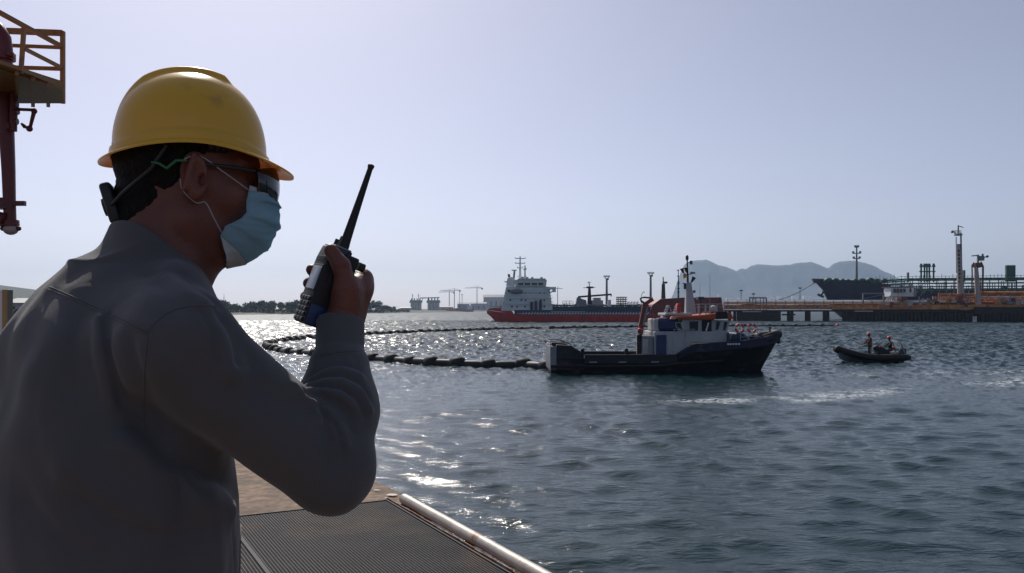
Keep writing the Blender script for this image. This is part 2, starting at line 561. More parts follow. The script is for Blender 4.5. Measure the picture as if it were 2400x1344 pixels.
def make_quay():
    # ragged outer edge: broken concrete towards the corner
    us = np.concatenate([np.linspace(-9.0, 8.0, 171), np.linspace(9, 45, 10)])
    e = np.where(us < -5.88, 2.40 + 0.05 * (fbm(us * 2.1, us * 0 + 3.3, 4, 3) - 0.45) * 2 - 0.25 * np.clip((-7.4 - us) / 1.2, 0, 1) ** 2, 2.26)
    e = e + np.where((us > -7.2) & (us < -6.0), 0.03 * np.sin(us * 19) * np.sin(us * 7.3), 0)
    nv = 26
    top, V = [], []
    m = MB()
    prof = []
    for u, ee in zip(us, e):
        r = [D(u, -45.0, -0.004), D(u, -9.0, -0.004)]
        for k in range(nv):
            v = -1.0 + (ee - 0.07 + 1.0) * k / (nv - 1)
            z = 0.022 * (float(fbm(np.array([u * 1.7]), np.array([v * 1.7 + 9]), 4, 8)[0]) - 0.47)
            if u > -5.8 and v > -0.5: z -= 0.03
            r.append(D(u, v, z))
        r += [D(u, ee - 0.02, -0.02 + 0.02 * math.sin(u * 11)), D(u, ee, -0.09), D(u, ee - 0.03, -0.45), D(u, ee - 0.03, -3.6)]
        prof.append(r)
    m.rings(prof, closed=False, cap=False)
    # end face of the slab
    m.add(prof[0] + [D(us[0], -45.0, -3.6)], [tuple(range(len(prof[0]) + 1))])
    q = m.build('quay', M_conc, smooth=50, fix=False)
    tag(q, 'weathered tan concrete quay with a crumbling outer edge', 'quay', kind='structure')
    # bird droppings / lime spots lying on the slab
    sp = MB()
    for (px, py, s) in ((918, 1163, .035), (882, 1152, .018), (905, 1170, .012), (870, 1140, .012)):
        Y = F * (H - DOCK) / (py - HZ); c = Vector(((px - 1200) / F * Y, Y, DOCK + 0.016))
        sp.add([c] + [c + Vector((math.cos(a) * s * 1.5 * random.uniform(.7, 1.2), math.sin(a) * s * random.uniform(.7, 1.3), -0.004)) for a in [i * 0.628 for i in range(10)]],
               [(0, i + 1, (i + 1) % 10 + 1) for i in range(10)])
    sp.build('lime_spots', mat('lime_white', (0.7, 0.68, 0.64), 0.9), q, smooth=None)
make_quay()

def grating_mat(u0, u1, v0, v1, label, pitch=0.019):
    t = empty('grating_mat', D((u0 + u1) / 2, (v0 + v1) / 2, 0.0))
    tag(t, label, 'grating', 'walkway gratings on the quay')
    b = MB()
    b.add([D(u0, v0, .012), D(u1, v0, .012), D(u1, v1, .012), D(u0, v1, .012)], [(0, 1, 2, 3)])
    b.build('backing', M_gbase, t, None, wc=True)
    g = MB()
    v = v0
    while v <= v1 + 1e-6:                       # bearing bars along the edge
        g.bar(D(u0, v, .026), D(u1, v, .026), 0.0048, 0.020); v += pitch
    tag(g.build('bearing_bars', M_grate, t, None, wc=True, fix=False), kind='stuff')
    c = MB(); u = u0
    while u <= u1 + 1e-6:
        c.bar(D(u, v0, .0255), D(u, v1, .0255), 0.0055, 0.0195); u += pitch
    tag(c.build('cross_bars', M_grate, t, None, wc=True, fix=False), kind='stuff')
    fr = MB()
    for a, b_ in (((u0, v0), (u1, v0)), ((u1, v0), (u1, v1)), ((u1, v1), (u0, v1)), ((u0, v1), (u0, v0))):
        fr.bar(D(*a, .0275), D(*b_, .0275), 0.012, 0.03)
    fr.build('rim', M_grate, t, None, wc=True)
    return t
grating_mat(-6.13, -2.0, 0.98, 2.14, 'dark steel grating mat beside the pipe kerb')
grating_mat(-6.60, -2.0, -0.40, 0.968, 'dark steel grating mat beneath the standing man')

def make_kerb():
    t = empty('pipe_kerb', D(-4, 2.33, 0))
    tag(t, 'pale galvanised pipe kerb along the quay edge', 'pipe')
    m = MB(); m.tube([D(-6.12 + 0.1 * i, 2.275, 0.036 + .0008 * math.sin(i)) for i in range(75)], 0.040, 28)
    m.build('pipe', M_pipe, t, 60, wc=True)
    a = MB()
    rr = random.Random(4)
    n = 90
    for z0, z1, va, vb in ((0.0, 0.045, 2.165, 2.173), (0.0, 0.008, 2.173, 2.235)):
        for i in range(n):
            ua, ub = -6.2 + 7.4 * i / n, -6.2 + 7.4 * (i + 1) / n
            j = rr.uniform(-.004, .002)
            p = [D(ua, va, z0), D(ub, va, z0), D(ub, vb, z0), D(ua, vb, z0), D(ua, va, z1 + j), D(ub, va, z1 + j), D(ub, vb, z1 + j), D(ua, vb, z1 + j)]
            a.add(p, [(0, 3, 2, 1), (4, 5, 6, 7), (0, 1, 5, 4), (1, 2, 6, 5), (2, 3, 7, 6), (3, 0, 4, 7)])
    a.build('angle_iron', M_rust, t, None, wc=True, fix=False)
    for u in (-6.1, -4.9, -3.7, -2.5):
        s = MB(); s.box(-.03, .03, -.05, .05, -.03, .012, Matrix.Translation(D(u, 2.255, -.01)))
        s.build('saddle', M_rust, t, None, wc=True)
make_kerb()

# ------------------------------------------------------------------ rock on the skyline
def make_rock():
    prof = [(1575, 728), (1579, 706), (1584, 684), (1590, 655), (1597, 634), (1606, 619), (1618, 612), (1636, 610), (1655, 609), (1668, 614), (1682, 622), (1700, 625),
            (1712, 630), (1726, 635), (1736, 630), (1748, 631), (1762, 623), (1775, 620), (1800, 622), (1828, 622), (1850, 621), (1862, 618), (1880, 615), (1904, 615), (1918, 620), (1932, 627), (1941, 629),
            (1952, 619), (1966, 614), (1985, 612), (2005, 612), (2028, 617), (2045, 622), (2062, 631), (2085, 642), (2110, 655), (2150, 672), (2200, 690), (2300, 712), (2420, 726), (2440, 728)]
    Y0 = 7300.0
    xs = np.array([(p[0] - 1200) / F * Y0 for p in prof]); zs = np.array([H - (p[1] - HZ) / F * Y0 for p in prof])
    X = np.linspace(xs[0], xs[-1], 260)
    Zr = np.interp(X, xs, zs)
    ss = np.concatenate([np.linspace(-1, 0, 26), np.linspace(0.12, 1, 8)])
    rings = []
    for s in ss:
        if s <= 0:
            Y = Y0 + s * 900; k = np.clip(1 + s, 0, 1) ** 1.5
        else:
            Y = Y0 + s * 420; k = (1 - s) ** 0.7
        jag = (fbm(X / 90.0, np.full_like(X, Y / 120.0), 4, 11) - 0.47) * 60 * (4 * k * (1 - k))
        Z = Zr * k + jag * (Zr / 430.0)
        if s == 0: Z = Zr + (fbm(X / 35.0, X * 0, 3, 9) - 0.45) * 9
        rings.append([(x, Y, max(z, -2)) for x, z in zip(X, Z)])
    m = MB(); m.rings(rings, closed=False, cap=False)
    M_rock = mat('limestone_scrub', (0.035, 0.045, 0.048), 0.95, var=0.25, scale=0.008, dirt=(0.07, 0.07, 0.068), dirt_amt=0.3, dirt_scale=0.012)
    tag(m.build('rock_hill', M_rock, smooth=180, fix=True), 'long blue-grey rock with a sheer cliff on the skyline', 'hill', kind='structure')
    t = MB(); rr = random.Random(5)
    for _ in range(900):                                   # the town at its foot
        px = rr.uniform(1640, 2300); k = rr.random() ** 1.8
        Y = Y0 - 900 + 40 + 300 * k; x = (px - 1200) / F * Y0
        zb = np.interp(x, xs, zs) * max(0, (Y - Y0 + 900) / 900) ** 1.5
        w, d, h = rr.uniform(8, 30), rr.uniform(8, 20), rr.uniform(8, 34)
        t.box(x - w, x + w, Y - d, Y + d, zb - 10, zb + h)
    M_t = mat('far_town_walls', (0.55, 0.52, 0.48), 0.9, var=0.4, scale=0.02)
    tag(t.build('hillside_town', M_t, smooth=None, fix=False), 'pale hazy town spread along the foot of the rock', 'town', kind='stuff')
make_rock()

# ------------------------------------------------------------------ far shore on the left
COAST = [(-430, 120), (-215, 215), (-171, 293), (-182, 408), (-208, 640), (-182, 830), (-141, 1048), (-105, 1400), (-55, 1835), (150, 2200), (380, 2600), (900, 3300)]
def make_shore():
    pts = []
    for (a, b), (c, d) in zip(COAST[:-1], COAST[1:]):
        for k in range(8):
            pts.append((a + (c - a) * k / 8 + random.uniform(-3, 3), b + (d - b) * k / 8 + random.uniform(-3, 3)))
    rings = []
    for off, z in ((0, -1.5), (3, 0.35), (14, 1.3), (40, 2.2), (120, 3.0), (600, 6.0), (2200, 9)):
        rg = []
        for i, p in enumerate(pts):
            a, b = Vector(pts[max(i - 2, 0)]), Vector(pts[min(i + 2, len(pts) - 1)])
            d = (b - a).normalized(); nrm = Vector((-d.y, d.x))
            nrm = (nrm + Vector((-0.4, 0.9)) * min(off / 300, 1)).normalized()
            rg.append((p[0] + nrm.x * off, p[1] + nrm.y * off, z))
        rings.append(rg)
    m = MB(); m.rings(rings, closed=False, cap=False)
    M = mat('shore_sand_scrub', (0.16, 0.15, 0.11), 0.95, var=0.4, scale=0.05, dirt=(0.06, 0.075, 0.04), dirt_amt=0.6, dirt_scale=0.04)
    tag(m.build('far_shore', M, smooth=180, fix=True), 'low wooded shore across the harbour on the left', 'shore', kind='structure')
make_shore()
# ------------------------------------------------------------------ shared paints
M_white = mat('white_paint', (0.74, 0.77, 0.77), 0.45, var=0.08, scale=2, dirt=(0.42, 0.36, 0.30), dirt_amt=0.15, dirt_scale=2, stretch=(1, 1, .3))
M_offwhite = mat('pale_render', (0.50, 0.48, 0.45), 0.8, var=0.12, scale=0.3, dirt=(0.32, 0.28, 0.24), dirt_amt=0.3, dirt_scale=.4)
M_grey = mat('grey_steel', (0.22, 0.235, 0.25), 0.5, var=0.15, scale=3)
M_dark = mat('dark_steel', (0.035, 0.038, 0.042), 0.5, var=0.25, scale=3)
M_black = mat('black_rubber', (0.014, 0.014, 0.015), 0.7, var=0.3, scale=6)
M_glass = mat('dark_glass', (0.012, 0.016, 0.02), 0.08, var=0.1, spec=0.7)
M_redhull = mat('red_hull', (0.52, 0.05, 0.04), 0.5, var=0.22, scale=.5, dirt=(0.28, 0.06, 0.045), dirt_amt=0.3, dirt_scale=.6, stretch=(1, 1, .25))
M_navy = mat('navy_deck', (0.03, 0.055, 0.10), 0.6, var=0.3, scale=.7)
M_green = mat('green_deck', (0.03, 0.105, 0.075), 0.6, var=0.3, scale=.7)
M_blue = mat('blue_paint', (0.018, 0.035, 0.12), 0.5, var=0.2, scale=2)
M_orange = mat('orange_paint', (0.46, 0.07, 0.016), 0.5, var=0.12, scale=2)
M_orangerust = mat('orange_steelwork', (0.58, 0.23, 0.075), 0.75, var=0.35, scale=.6, dirt=(0.28, 0.10, 0.045), dirt_amt=.35, dirt_scale=1)
M_red = mat('red_paint', (0.55, 0.03, 0.025), 0.4, var=0.1)
M_maroon = mat('maroon_paint', (0.20, 0.022, 0.020), 0.55, var=0.2, scale=.5)
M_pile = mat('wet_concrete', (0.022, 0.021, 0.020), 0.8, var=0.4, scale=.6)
M_leaf = mat('pine_foliage', (0.065, 0.085, 0.05), 0.9, var=0.5, scale=.35)
M_skin = mat('skin', (0.165, 0.056, 0.037), 0.5, var=0.12, scale=30, bump=0.0012, bscale=160, sss=0.35)
M_bark = mat('bark', (0.09, 0.065, 0.045), 0.9, var=0.3)

# ------------------------------------------------------------------ wooded shore: single trees
def tree_protos():
    ps = []
    for k in range(6):
        r = random.Random(50 + k)
        hgt = 1.0
        cm = MB()
        blobs = [(Vector((r.uniform(-.30, .30), r.uniform(-.28, .28), r.uniform(.42, .86))), r.uniform(.14, .26)) for _ in range(9)]
        blobs.append((Vector((0, 0, .7)), .27))
        for _ in range(430):
            c, rad = r.choice(blobs)
            d = Vector((r.gauss(0, 1), r.gauss(0, 1), r.gauss(0, .8))).normalized()
            p = c + d * rad * r.uniform(.6, 1.06)
            n = (d + Vector((r.uniform(-.7, .7), r.uniform(-.7, .7), r.uniform(-.7, .7)))).normalized()
            u = n.orthogonal().normalized() * r.uniform(.035, .075); w = n.cross(u).normalized() * r.uniform(.03, .06)
            cm.add([p - u, p - w * .8, p + u, p + w], [(0, 1, 2, 3)])
        tm = MB()
        top = Vector((r.uniform(-.05, .05), r.uniform(-.05, .05), .62))
        tm.tube([(0, 0, -.05), (0.01, 0, .25), top], [.035, .026, .012], 6)
        for c, rad in blobs[:5]:
            tm.tube([Vector((0.01, 0, .28)).lerp(top, r.uniform(0, .6)), c], [.014, .005], 5)
        ps.append((cm.mesh('crown', None, fix=False), tm.mesh('trunk', 60)))
    return ps
TREES = tree_protos()
for cm_, tm_ in TREES:
    cm_.materials.append(M_leaf); tm_.materials.append(M_bark)
def tree(x, y, z, h, w, k, label, group):
    t = empty('shore_tree', (x, y, z), random.uniform(0, 6.28))
    t.scale = (w, w, h)
    tag(t, label, 'tree', group)
    for nm, me in (('crown', TREES[k][0]), ('trunk', TREES[k][1])):
        o = bpy.data.objects.new(nm, me); COL.objects.link(o); o.parent = t
skyline = [(440, 712), (500, 706), (512, 703), (535, 713), (556, 716), (580, 712), (610, 709), (625, 705), (640, 711), (668, 713), (690, 705), (705, 704), (722, 709), (760, 708), (800, 706), (850, 713), (872, 709), (884, 709), (900, 713), (915, 716), (930, 722), (945, 726)]
coast_px = [(430, 741, 560), (540, 738, 667), (700, 737, 740), (930, 734.5, 1000), (960, 734, 1080)]
def tree_line():
    r = random.Random(12)
    px = 440
    i = 0
    while px < 945:
        Yc = float(np.interp(px, [c[0] for c in coast_px], [c[2] for c in coast_px]))
        for row, (dy, dz) in enumerate(((26, 0), (60, 0.5))):
            Y = Yc + dy + r.uniform(-8, 8)
            p = px + r.uniform(-6, 6)
            top = float(np.interp(p, [s[0] for s in skyline], [s[1] for s in skyline])) + (r.uniform(-1, 7) if row else r.uniform(2, 16))
            ztop = H - (top - HZ) / F * Y
            zb = 1.4 + dz
            h = max(ztop - zb, 2.2)
            lab = 'dark round-crowned tree in the front row on the far shore' if row == 0 else 'dark tree showing over the front row on the far shore'
            tree((p - 1200) / F * Y, Y, zb, h * 1.22, h * r.uniform(1.1, 1.7), r.randrange(6), lab, 'front row of shore trees' if row == 0 else 'back row of shore trees')
            i += 1
        px += r.uniform(5, 9)
    # scrub that closes the foot of the wood
    sc_ = MB()
    for _ in range(2600):
        p = r.uniform(430, 960)
        Yc = float(np.interp(p, [c[0] for c in coast_px], [c[2] for c in coast_px]))
        Y = Yc + r.uniform(14, 50)
        c = Vector(((p - 1200) / F * Y, Y, 1.2 + r.uniform(0, 2.6)))
        n = Vector((r.uniform(-1, 1), r.uniform(-1, .2), r.uniform(-.2, 1))).normalized()
        u = n.orthogonal().normalized() * r.uniform(.5, 1.5); w = n.cross(u).normalized() * r.uniform(.5, 1.0)
        sc_.add([c - u, c - w, c + u, c + w], [(0, 1, 2, 3)])
    tag(sc_.build('shore_scrub', M_leaf, smooth=None, fix=False), 'low dark scrub at the foot of the shore trees', 'scrub', kind='stuff')
tree_line()
# thin radio mast standing over the trees
mm = empty('radio_mast', W(525, 736, 760))
tag(mm, 'thin radio mast rising above the trees on the far shore', 'mast')
b_ = MB(); b_.tube([W(525, 736, 760), W(525, 690, 760)], [.35, .15], 6); b_.build('pole', M_grey, mm, wc=True)
b_ = MB(); b_.bar(W(523.5, 700, 760), W(526.5, 700, 760), .3); b_.build('cross_arm', M_grey, mm, wc=True)

# ------------------------------------------------------------------ far port: silos, tower cranes, sheds
def silo_block(px0, px1, ptop, Y, n, label):
    t = empty('silo_block', ((((px0 + px1) / 2 - 1200) / F * Y), Y, 0))
    tag(t, label, 'silo', 'pale silo blocks of the far port')
    x0, x1 = (px0 - 1200) / F * Y, (px1 - 1200) / F * Y
    zt = H - (ptop - HZ) / F * Y
    w = (x1 - x0) / n
    for i in range(n):
        m = MB(); m.cyl((x0 + w * (i + .5), Y, -1), (x0 + w * (i + .5), Y, zt * .78), w * .5, n=16); m.build('silo_drum', M_offwhite, t, wc=True)
    m = MB(); m.prism([(x0 - w * .35, zt * .78), (x1 + w * .35, zt * .78), (x1 + w * .1, zt), (x0 - w * .1, zt)], 1, Y - w * .6, Y + w * .6); m.build('head_house', M_grey, t, None, wc=True)
    for i in range(n):
        m = MB(); m.box(x0 + w * (i + .25), x0 + w * (i + .6), Y - w * .3, Y + w * .2, zt, zt * 1.16); m.build('roof_vent', M_dark, t, None, wc=True)
    return t, zt
s1, z1 = silo_block(962, 988, 704, 1750, 4, 'pale silo block nearest the wooded shore with two roof masts')
s2, z2 = silo_block(1002, 1030, 704, 1760, 4, 'pale silo block beside the tower cranes')
for px in (967, 981):
    m = MB(); m.tube([W(px, 706, 1745), W(px, 689, 1745)], .6, 5); m.bar(W(px - 3, 694, 1745), W(px + 3, 694, 1745), .5); m.build('roof_mast', M_dark, s1, wc=True)
m = MB(); m.bar(W(984, 699, 1750), W(1030, 698, 1750), 1.6, 2.0)
for px in (990, 1003, 1027): m.bar(W(px, 698.5, 1750), W(px, 706, 1750), .9)
cg = m.build('conveyor_gallery', M_grey, None, None); tag(cg, 'grey conveyor gallery bridging the two silo blocks', 'conveyor')

def shed(px0, px1, pt, pb, Y, mtl, label, name='shed', roof=None):
    t = empty(name, (((px0 + px1) / 2 - 1200) / F * Y, Y, 0)); tag(t, label, 'building')
    x0, x1 = (px0 - 1200) / F * Y, (px1 - 1200) / F * Y
    zt, zb = H - (pt - HZ) / F * Y, -1
    d = max(8, (x1 - x0) * .4)
    m = MB(); m.box(x0, x1, Y, Y + d, zb, zt); m.build('wall', mtl, t, None, wc=True)
    m = MB(); m.prism([(Y - 1, zt), (Y + d + 1, zt), (Y + d / 2, zt + (zt - zb) * .18)], 0, x0 - 1, x1 + 1); m.build('roof', roof or M_grey, t, None, wc=True)
    n = max(2, int((x1 - x0) / 12))
    for i in range(n):
        m = MB(); xx = x0 + (i + .5) * (x1 - x0) / n; m.box(xx - 2, xx + 2, Y - .25, Y + .1, zt * .35, zt * .7); m.build('window', M_glass, t, None, wc=True)
    return t
shed(938, 962, 722, 735, 1700, M_offwhite, 'low pale shed at the end of the wooded shore')
shed(1030, 1062, 720, 734, 1850, M_offwhite, 'long low pale shed behind the tower cranes')
shed(1072, 1100, 713, 733, 1900, M_grey, 'grey dockside shed beside the red barge')
M_pinkwall = mat('hazy_pale_wall', (0.45, 0.41, 0.41), .85, var=.1, scale=.1)
shed(1103, 1140, 712, 733, 2000, M_pinkwall, 'long pale warehouse left of the white tanker stern')
shed(1133, 1192, 697, 733, 2100, M_pinkwall, 'tall pale warehouse partly hidden by the white tanker stern')

def tower_crane(px, pt, pb, jl, jr, Y, label):
    t = empty('tower_crane', W(px, pb, Y)); tag(t, label, 'crane', 'tower cranes of the far port')
    k = Y / F
    m = MB(); m.bar(W(px, pb, Y), W(px, pt, Y), 1.6 * k); m.build('tower', M_grey, t, None, wc=True)
    m = MB(); m.bar(W(jl, pt + 1, Y), W(px, pt + .5, Y), 1.1 * k, 1.2 * k); m.build('jib', M_grey, t, None, wc=True)
    m = MB(); m.bar(W(px, pt + .5, Y), W(jr, pt + 1, Y), 1.3 * k, 1.4 * k); m.build('counter_jib', M_grey, t, None, wc=True)
    e = jr if abs(jr - px) < abs(jl - px) else jl
    m = MB(); c = W(e, pt + 2, Y); m.box(c.x - 2 * k, c.x + 2 * k, Y - k, Y + k, c.z - 2.2 * k, c.z + .6 * k); m.build('counterweight', M_dark, t, None, wc=True)
    m = MB(); m.bar(W(px, pt, Y), W(px, pt - 4, Y), .9 * k); m.bar(W(px, pt - 4, Y), W((jl + px) / 2, pt + .4, Y), .35 * k); m.bar(W(px, pt - 4, Y), W(jr, pt + .4, Y), .35 * k); m.build('apex', M_grey, t, None, wc=True)
tower_crane(1053, 684, 722, 1028, 1064, 1950, 'tower crane nearest the silo blocks, long jib to the left')
tower_crane(1065, 680, 722, 1032, 1078, 2050, 'tallest tower crane of the pair by the silos, behind its neighbour')
tower_crane(1118, 674.5, 716, 1090, 1130, 2000, 'lone tower crane left of the white tanker stern')
tower_crane(1307, 676, 722, 1319, 1300, 2300, 'faint tower crane right of the tanker superstructure')
for px, pt, lab in ((1077, 681, 'tall floodlight pole right of the two tower cranes'), (1083, 691, 'shorter floodlight pole right of the two tower cranes')):
    Y = 1900; t = empty('floodlight_pole', W(px, 722, Y)); tag(t, lab, 'light pole', 'floodlight poles of the far port')
    m = MB(); m.tube([W(px, 722, Y), W(px, pt, Y)], .6, 6); m.build('pole', M_grey, t, wc=True)
    m = MB(); c = W(px, pt, Y); m.box(c.x - 2.4, c.x + 2.4, Y - 1, Y + 1, c.z - .8, c.z + .6); m.build('lamp_head', M_grey, t, None, wc=True)

# small red barge moored by the sheds
Y = 1600; t = empty('red_barge', W(1085, 731, Y)); t.location.z = 0
tag(t, 'small faded red barge moored below the far sheds', 'barge')
x0, x1 = (1042 - 1200) / F * Y, (1112 - 1200) / F * Y
m = MB(); m.prism([(x0, 6.5), (x0 + 5, -.5), (x1 - 3, -.5), (x1, 5.5), (x1 - 12, 4.6), (x0 + 14, 4.6)], 1, Y - 5, Y + 5); m.build('hull', M_redhull, t, None, wc=True)
m = MB(); m.box(x1 - 14, x1 - 5, Y - 4, Y + 4, 4.6, 12); m.build('deckhouse', M_white, t, None, wc=True)
m = MB(); m.box(x0 + 15, x1 - 16, Y - 3, Y + 3, 4.6, 7); m.build('hatch_cover', M_grey, t, None, wc=True)

# ------------------------------------------------------------------ left edge: shore buildings seen past the back of the man
t = empty('shore_hangar', W(52, 752, 300)); t.location.z = 0; tag(t, 'grey shore building with a dark arched opening at the left edge', 'building')
m = MB(); Y = 300; xa, xb = (8 - 1200) / F * Y, (110 - 1200) / F * Y
m.box(xa, xb, Y, Y + 20, 0, 6.2); m.build('wall', M_pinkwall, t, None, wc=True)
m = MB(); m.prism([(Y - 1, 6.2), (Y + 21, 6.2), (Y + 10, 8.0)], 0, xa - 1, xb + 1); m.build('roof', M_grey, t, None, wc=True)
m = MB(); cx = (43 - 1200) / F * Y
m.prism([(cx - 1.6, .5)] + [(cx - 1.6 * math.cos(a), 2.6 + 1.4 * math.sin(a)) for a in np.linspace(0, math.pi, 9)] + [(cx + 1.6, .5)], 1, Y - .3, Y + .1); m.build('arched_opening', M_dark, t, None, wc=True)
for px in (28, 62, 78):
    m = MB(); c = (px - 1200) / F * Y; m.box(c - 1, c + 1, Y - .2, Y + .1, 3.9, 5.0); m.build('window', M_glass, t, None, wc=True)
m = MB(); ridge = [(-700, 40), (-420, 58), (-250, 70), (-110, 52), (60, 30)]
m.rings([[(x - 900, 1500, 0) for x, z in ridge], [(x - 900, 1700, z) for x, z in ridge], [(x - 900, 1950, 0) for x, z in ridge]], closed=False, cap=False)
tag(m.build('far_hill', mat('far_hill_scrub', (.07, .08, .06), .95, scale=.01), smooth=180), 'low hazy hill behind the shore at the left edge', 'hill', kind='structure')
# ------------------------------------------------------------------ small figures
def mini_person(root_name, label, group, pts, mats_, loc, rz=0.0, sitting=False, vest=None, helmet=True, h=.016):
    """pts: dict of joints in metres, z up, facing +x"""
    t = empty(root_name, loc, rz); tag(t, label, 'person', group)
    J = {k: np.array(v, dtype=np.float32) for k, v in pts.items()}
    def f(P):
        d = d_cap(P, J['pelvis'], J['chest'], .125, .155)
        d = smin(d, d_cap(P, J['chest'] + A((0, -.15, .08)), J['chest'] + A((0, .15, .08)), .075, .075), .05)
        d = smin(d, d_cap(P, J['chest'], J['head'], .07, .06), .04)
        d = smin(d, d_ell(P, J['head'], (.10, .085, .125)), .02)
        d = smin(d, d_cap(P, J['head'] + A((.09, 0, .01)), J['head'] + A((.115, 0, -.025)), .015, .02), .02)
        for s, a, b, c in ((-1, 'elbow_r', 'hand_r', 'r'), (1, 'elbow_l', 'hand_l', 'l')):
            sh = J['chest'] + A((0, s * .20, .06))
            d = smin(d, d_cap(P, sh, J[a], .068, .052), .03); d = smin(d, d_cap(P, J[a], J[b], .050, .038), .02)
            hd = (J[b] - J[a]); hd = hd / max(np.linalg.norm(hd), 1e-6)
            d = smin(d, d_cap(P, J[b], J[b] + hd * .10, .040, .030), .015)
            hp_ = J['pelvis'] + A((0, s * .10, -.02))
            kn, an = J['knee_' + c], J['foot_' + c]
            d = smin(d, d_cap(P, hp_, kn, .098, .068), .04); d = smin(d, d_cap(P, kn, an, .066, .048), .025)
            d = smin(d, d_cap(P, an + A((-.03, 0, -.03)), an + A((.17, 0, -.04)), .05, .04), .02)
        return d
    allp = np.array(list(J.values())); lo, hi = allp.min(0) - .32, allp.max(0) + .32
    me = sdf_mesh('figure', f, lo, hi, h, B=6)
    # skin on head and hands, cloth elsewhere
    V = np.empty(len(me.vertices) * 3, np.float32); me.vertices.foreach_get('co', V); V = V.reshape(-1, 3)
    b = link_mesh('body', me, mats_[0], t)
    me.materials.append(M_skin)
    L = np.empty(len(me.loops), np.int32); me.loops.foreach_get('vertex_index', L)
    c = V[L.reshape(-1, 4)].mean(1)
    skin = (np.linalg.norm(c - J['head'], axis=1) < .15) & (c[:, 2] > J['head'][2] - .13)
    for hnd, elb in (('hand_r', 'elbow_r'), ('hand_l', 'elbow_l')):
        dv = J[hnd] - J[elb]; dv = dv / np.linalg.norm(dv)
        skin |= (np.linalg.norm(c - J[hnd], axis=1) < .18) & (((c - J[hnd]) @ dv) > .015)
    me.polygons.foreach_set('material_index', skin.astype(np.int32)); me.update()
    if helmet:
        hm = MB(); hc = J['head'] + A((0, 0, .05))
        rr = []
        for i in range(7):
            a = math.pi / 2 * i / 6
            rr.append([(hc[0] + .135 * math.sin(a) * math.cos(q), hc[1] + .115 * math.sin(a) * math.sin(q), hc[2] + .115 * math.cos(a)) for q in [k * 2 * math.pi / 16 for k in range(16)]])
        rr.append([(hc[0] + (.15 + .05 * max(0, math.cos(q))) * math.cos(q), hc[1] + .13 * math.sin(q), hc[2] - .015) for q in [k * 2 * math.pi / 16 for k in range(16)]])
        hm.rings(rr); hm.build('helmet', mats_[1], t, 60)
    if vest:
        vm = sdf_mesh('vest', lambda P: np.maximum(d_cap(P, J['pelvis'] + A((0, 0, .12)), J['chest'] + A((0, 0, .02)), .152, .178), np.maximum(P[:, 2] - J['chest'][2] - .10, J['pelvis'][2] + .08 - P[:, 2])), J['pelvis'] - .35, J['chest'] + .35, .02, B=6)
        link_mesh('life_vest', vm, vest, t)
    return t
M_wet = mat('dark_overalls', (0.025, 0.027, 0.035), .8, var=.2)
M_vest = mat('faded_red_vest', (0.35, 0.06, 0.05), .8, var=.2)
M_redhat = mat('red_helmet', (0.75, 0.04, 0.03), .3, var=.05)
M_hull = mat('black_hull_paint', (0.007, 0.009, 0.016), .6, var=.35, scale=1.2, dirt=(0.05, 0.04, 0.035), dirt_amt=.25, dirt_scale=1.5, stretch=(.5, 1, 1))
M_navyhull = mat('navy_hull_paint', (0.012, 0.016, 0.048), .55, var=.25, scale=1.2, dirt=(0.05, 0.05, 0.06), dirt_amt=.2, dirt_scale=2)
M_lifering = mat('lifebuoy_red', (0.60, 0.05, 0.04), .5, var=.1)
M_crane = mat('rusty_red_crane', (0.22, 0.055, 0.04), .6, var=.3, scale=3, dirt=(.12, .05, .03), dirt_amt=.4)
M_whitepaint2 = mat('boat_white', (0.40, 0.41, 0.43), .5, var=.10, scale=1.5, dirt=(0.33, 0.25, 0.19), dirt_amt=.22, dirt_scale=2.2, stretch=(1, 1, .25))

def hull_loft(secs, nv=9):
    """secs: x, keel z, half beam low, chine z, half beam deck, deck z ; returns rings starboard-keel-port"""
    R = []
    for x, kz, bl, cz, bd, dz, rake in secs:
        side = []
        for i in range(nv):
            t = i / (nv - 1)
            if t < .4:
                u = t / .4; y = bl * math.sin(u * math.pi / 2); z = kz + (cz - kz) * (1 - math.cos(u * math.pi / 2))
            else:
                u = (t - .4) / .6; y = bl + (bd - bl) * u ** .8; z = cz + (dz - cz) * u
            side.append((y, z, x + rake * max(0, (z - kz)) / max(dz - kz, .01)))
        R.append([(xx, -y, z) for y, z, xx in reversed(side)] + [(xx, y, z) for y, z, xx in side[1:]])
    return R

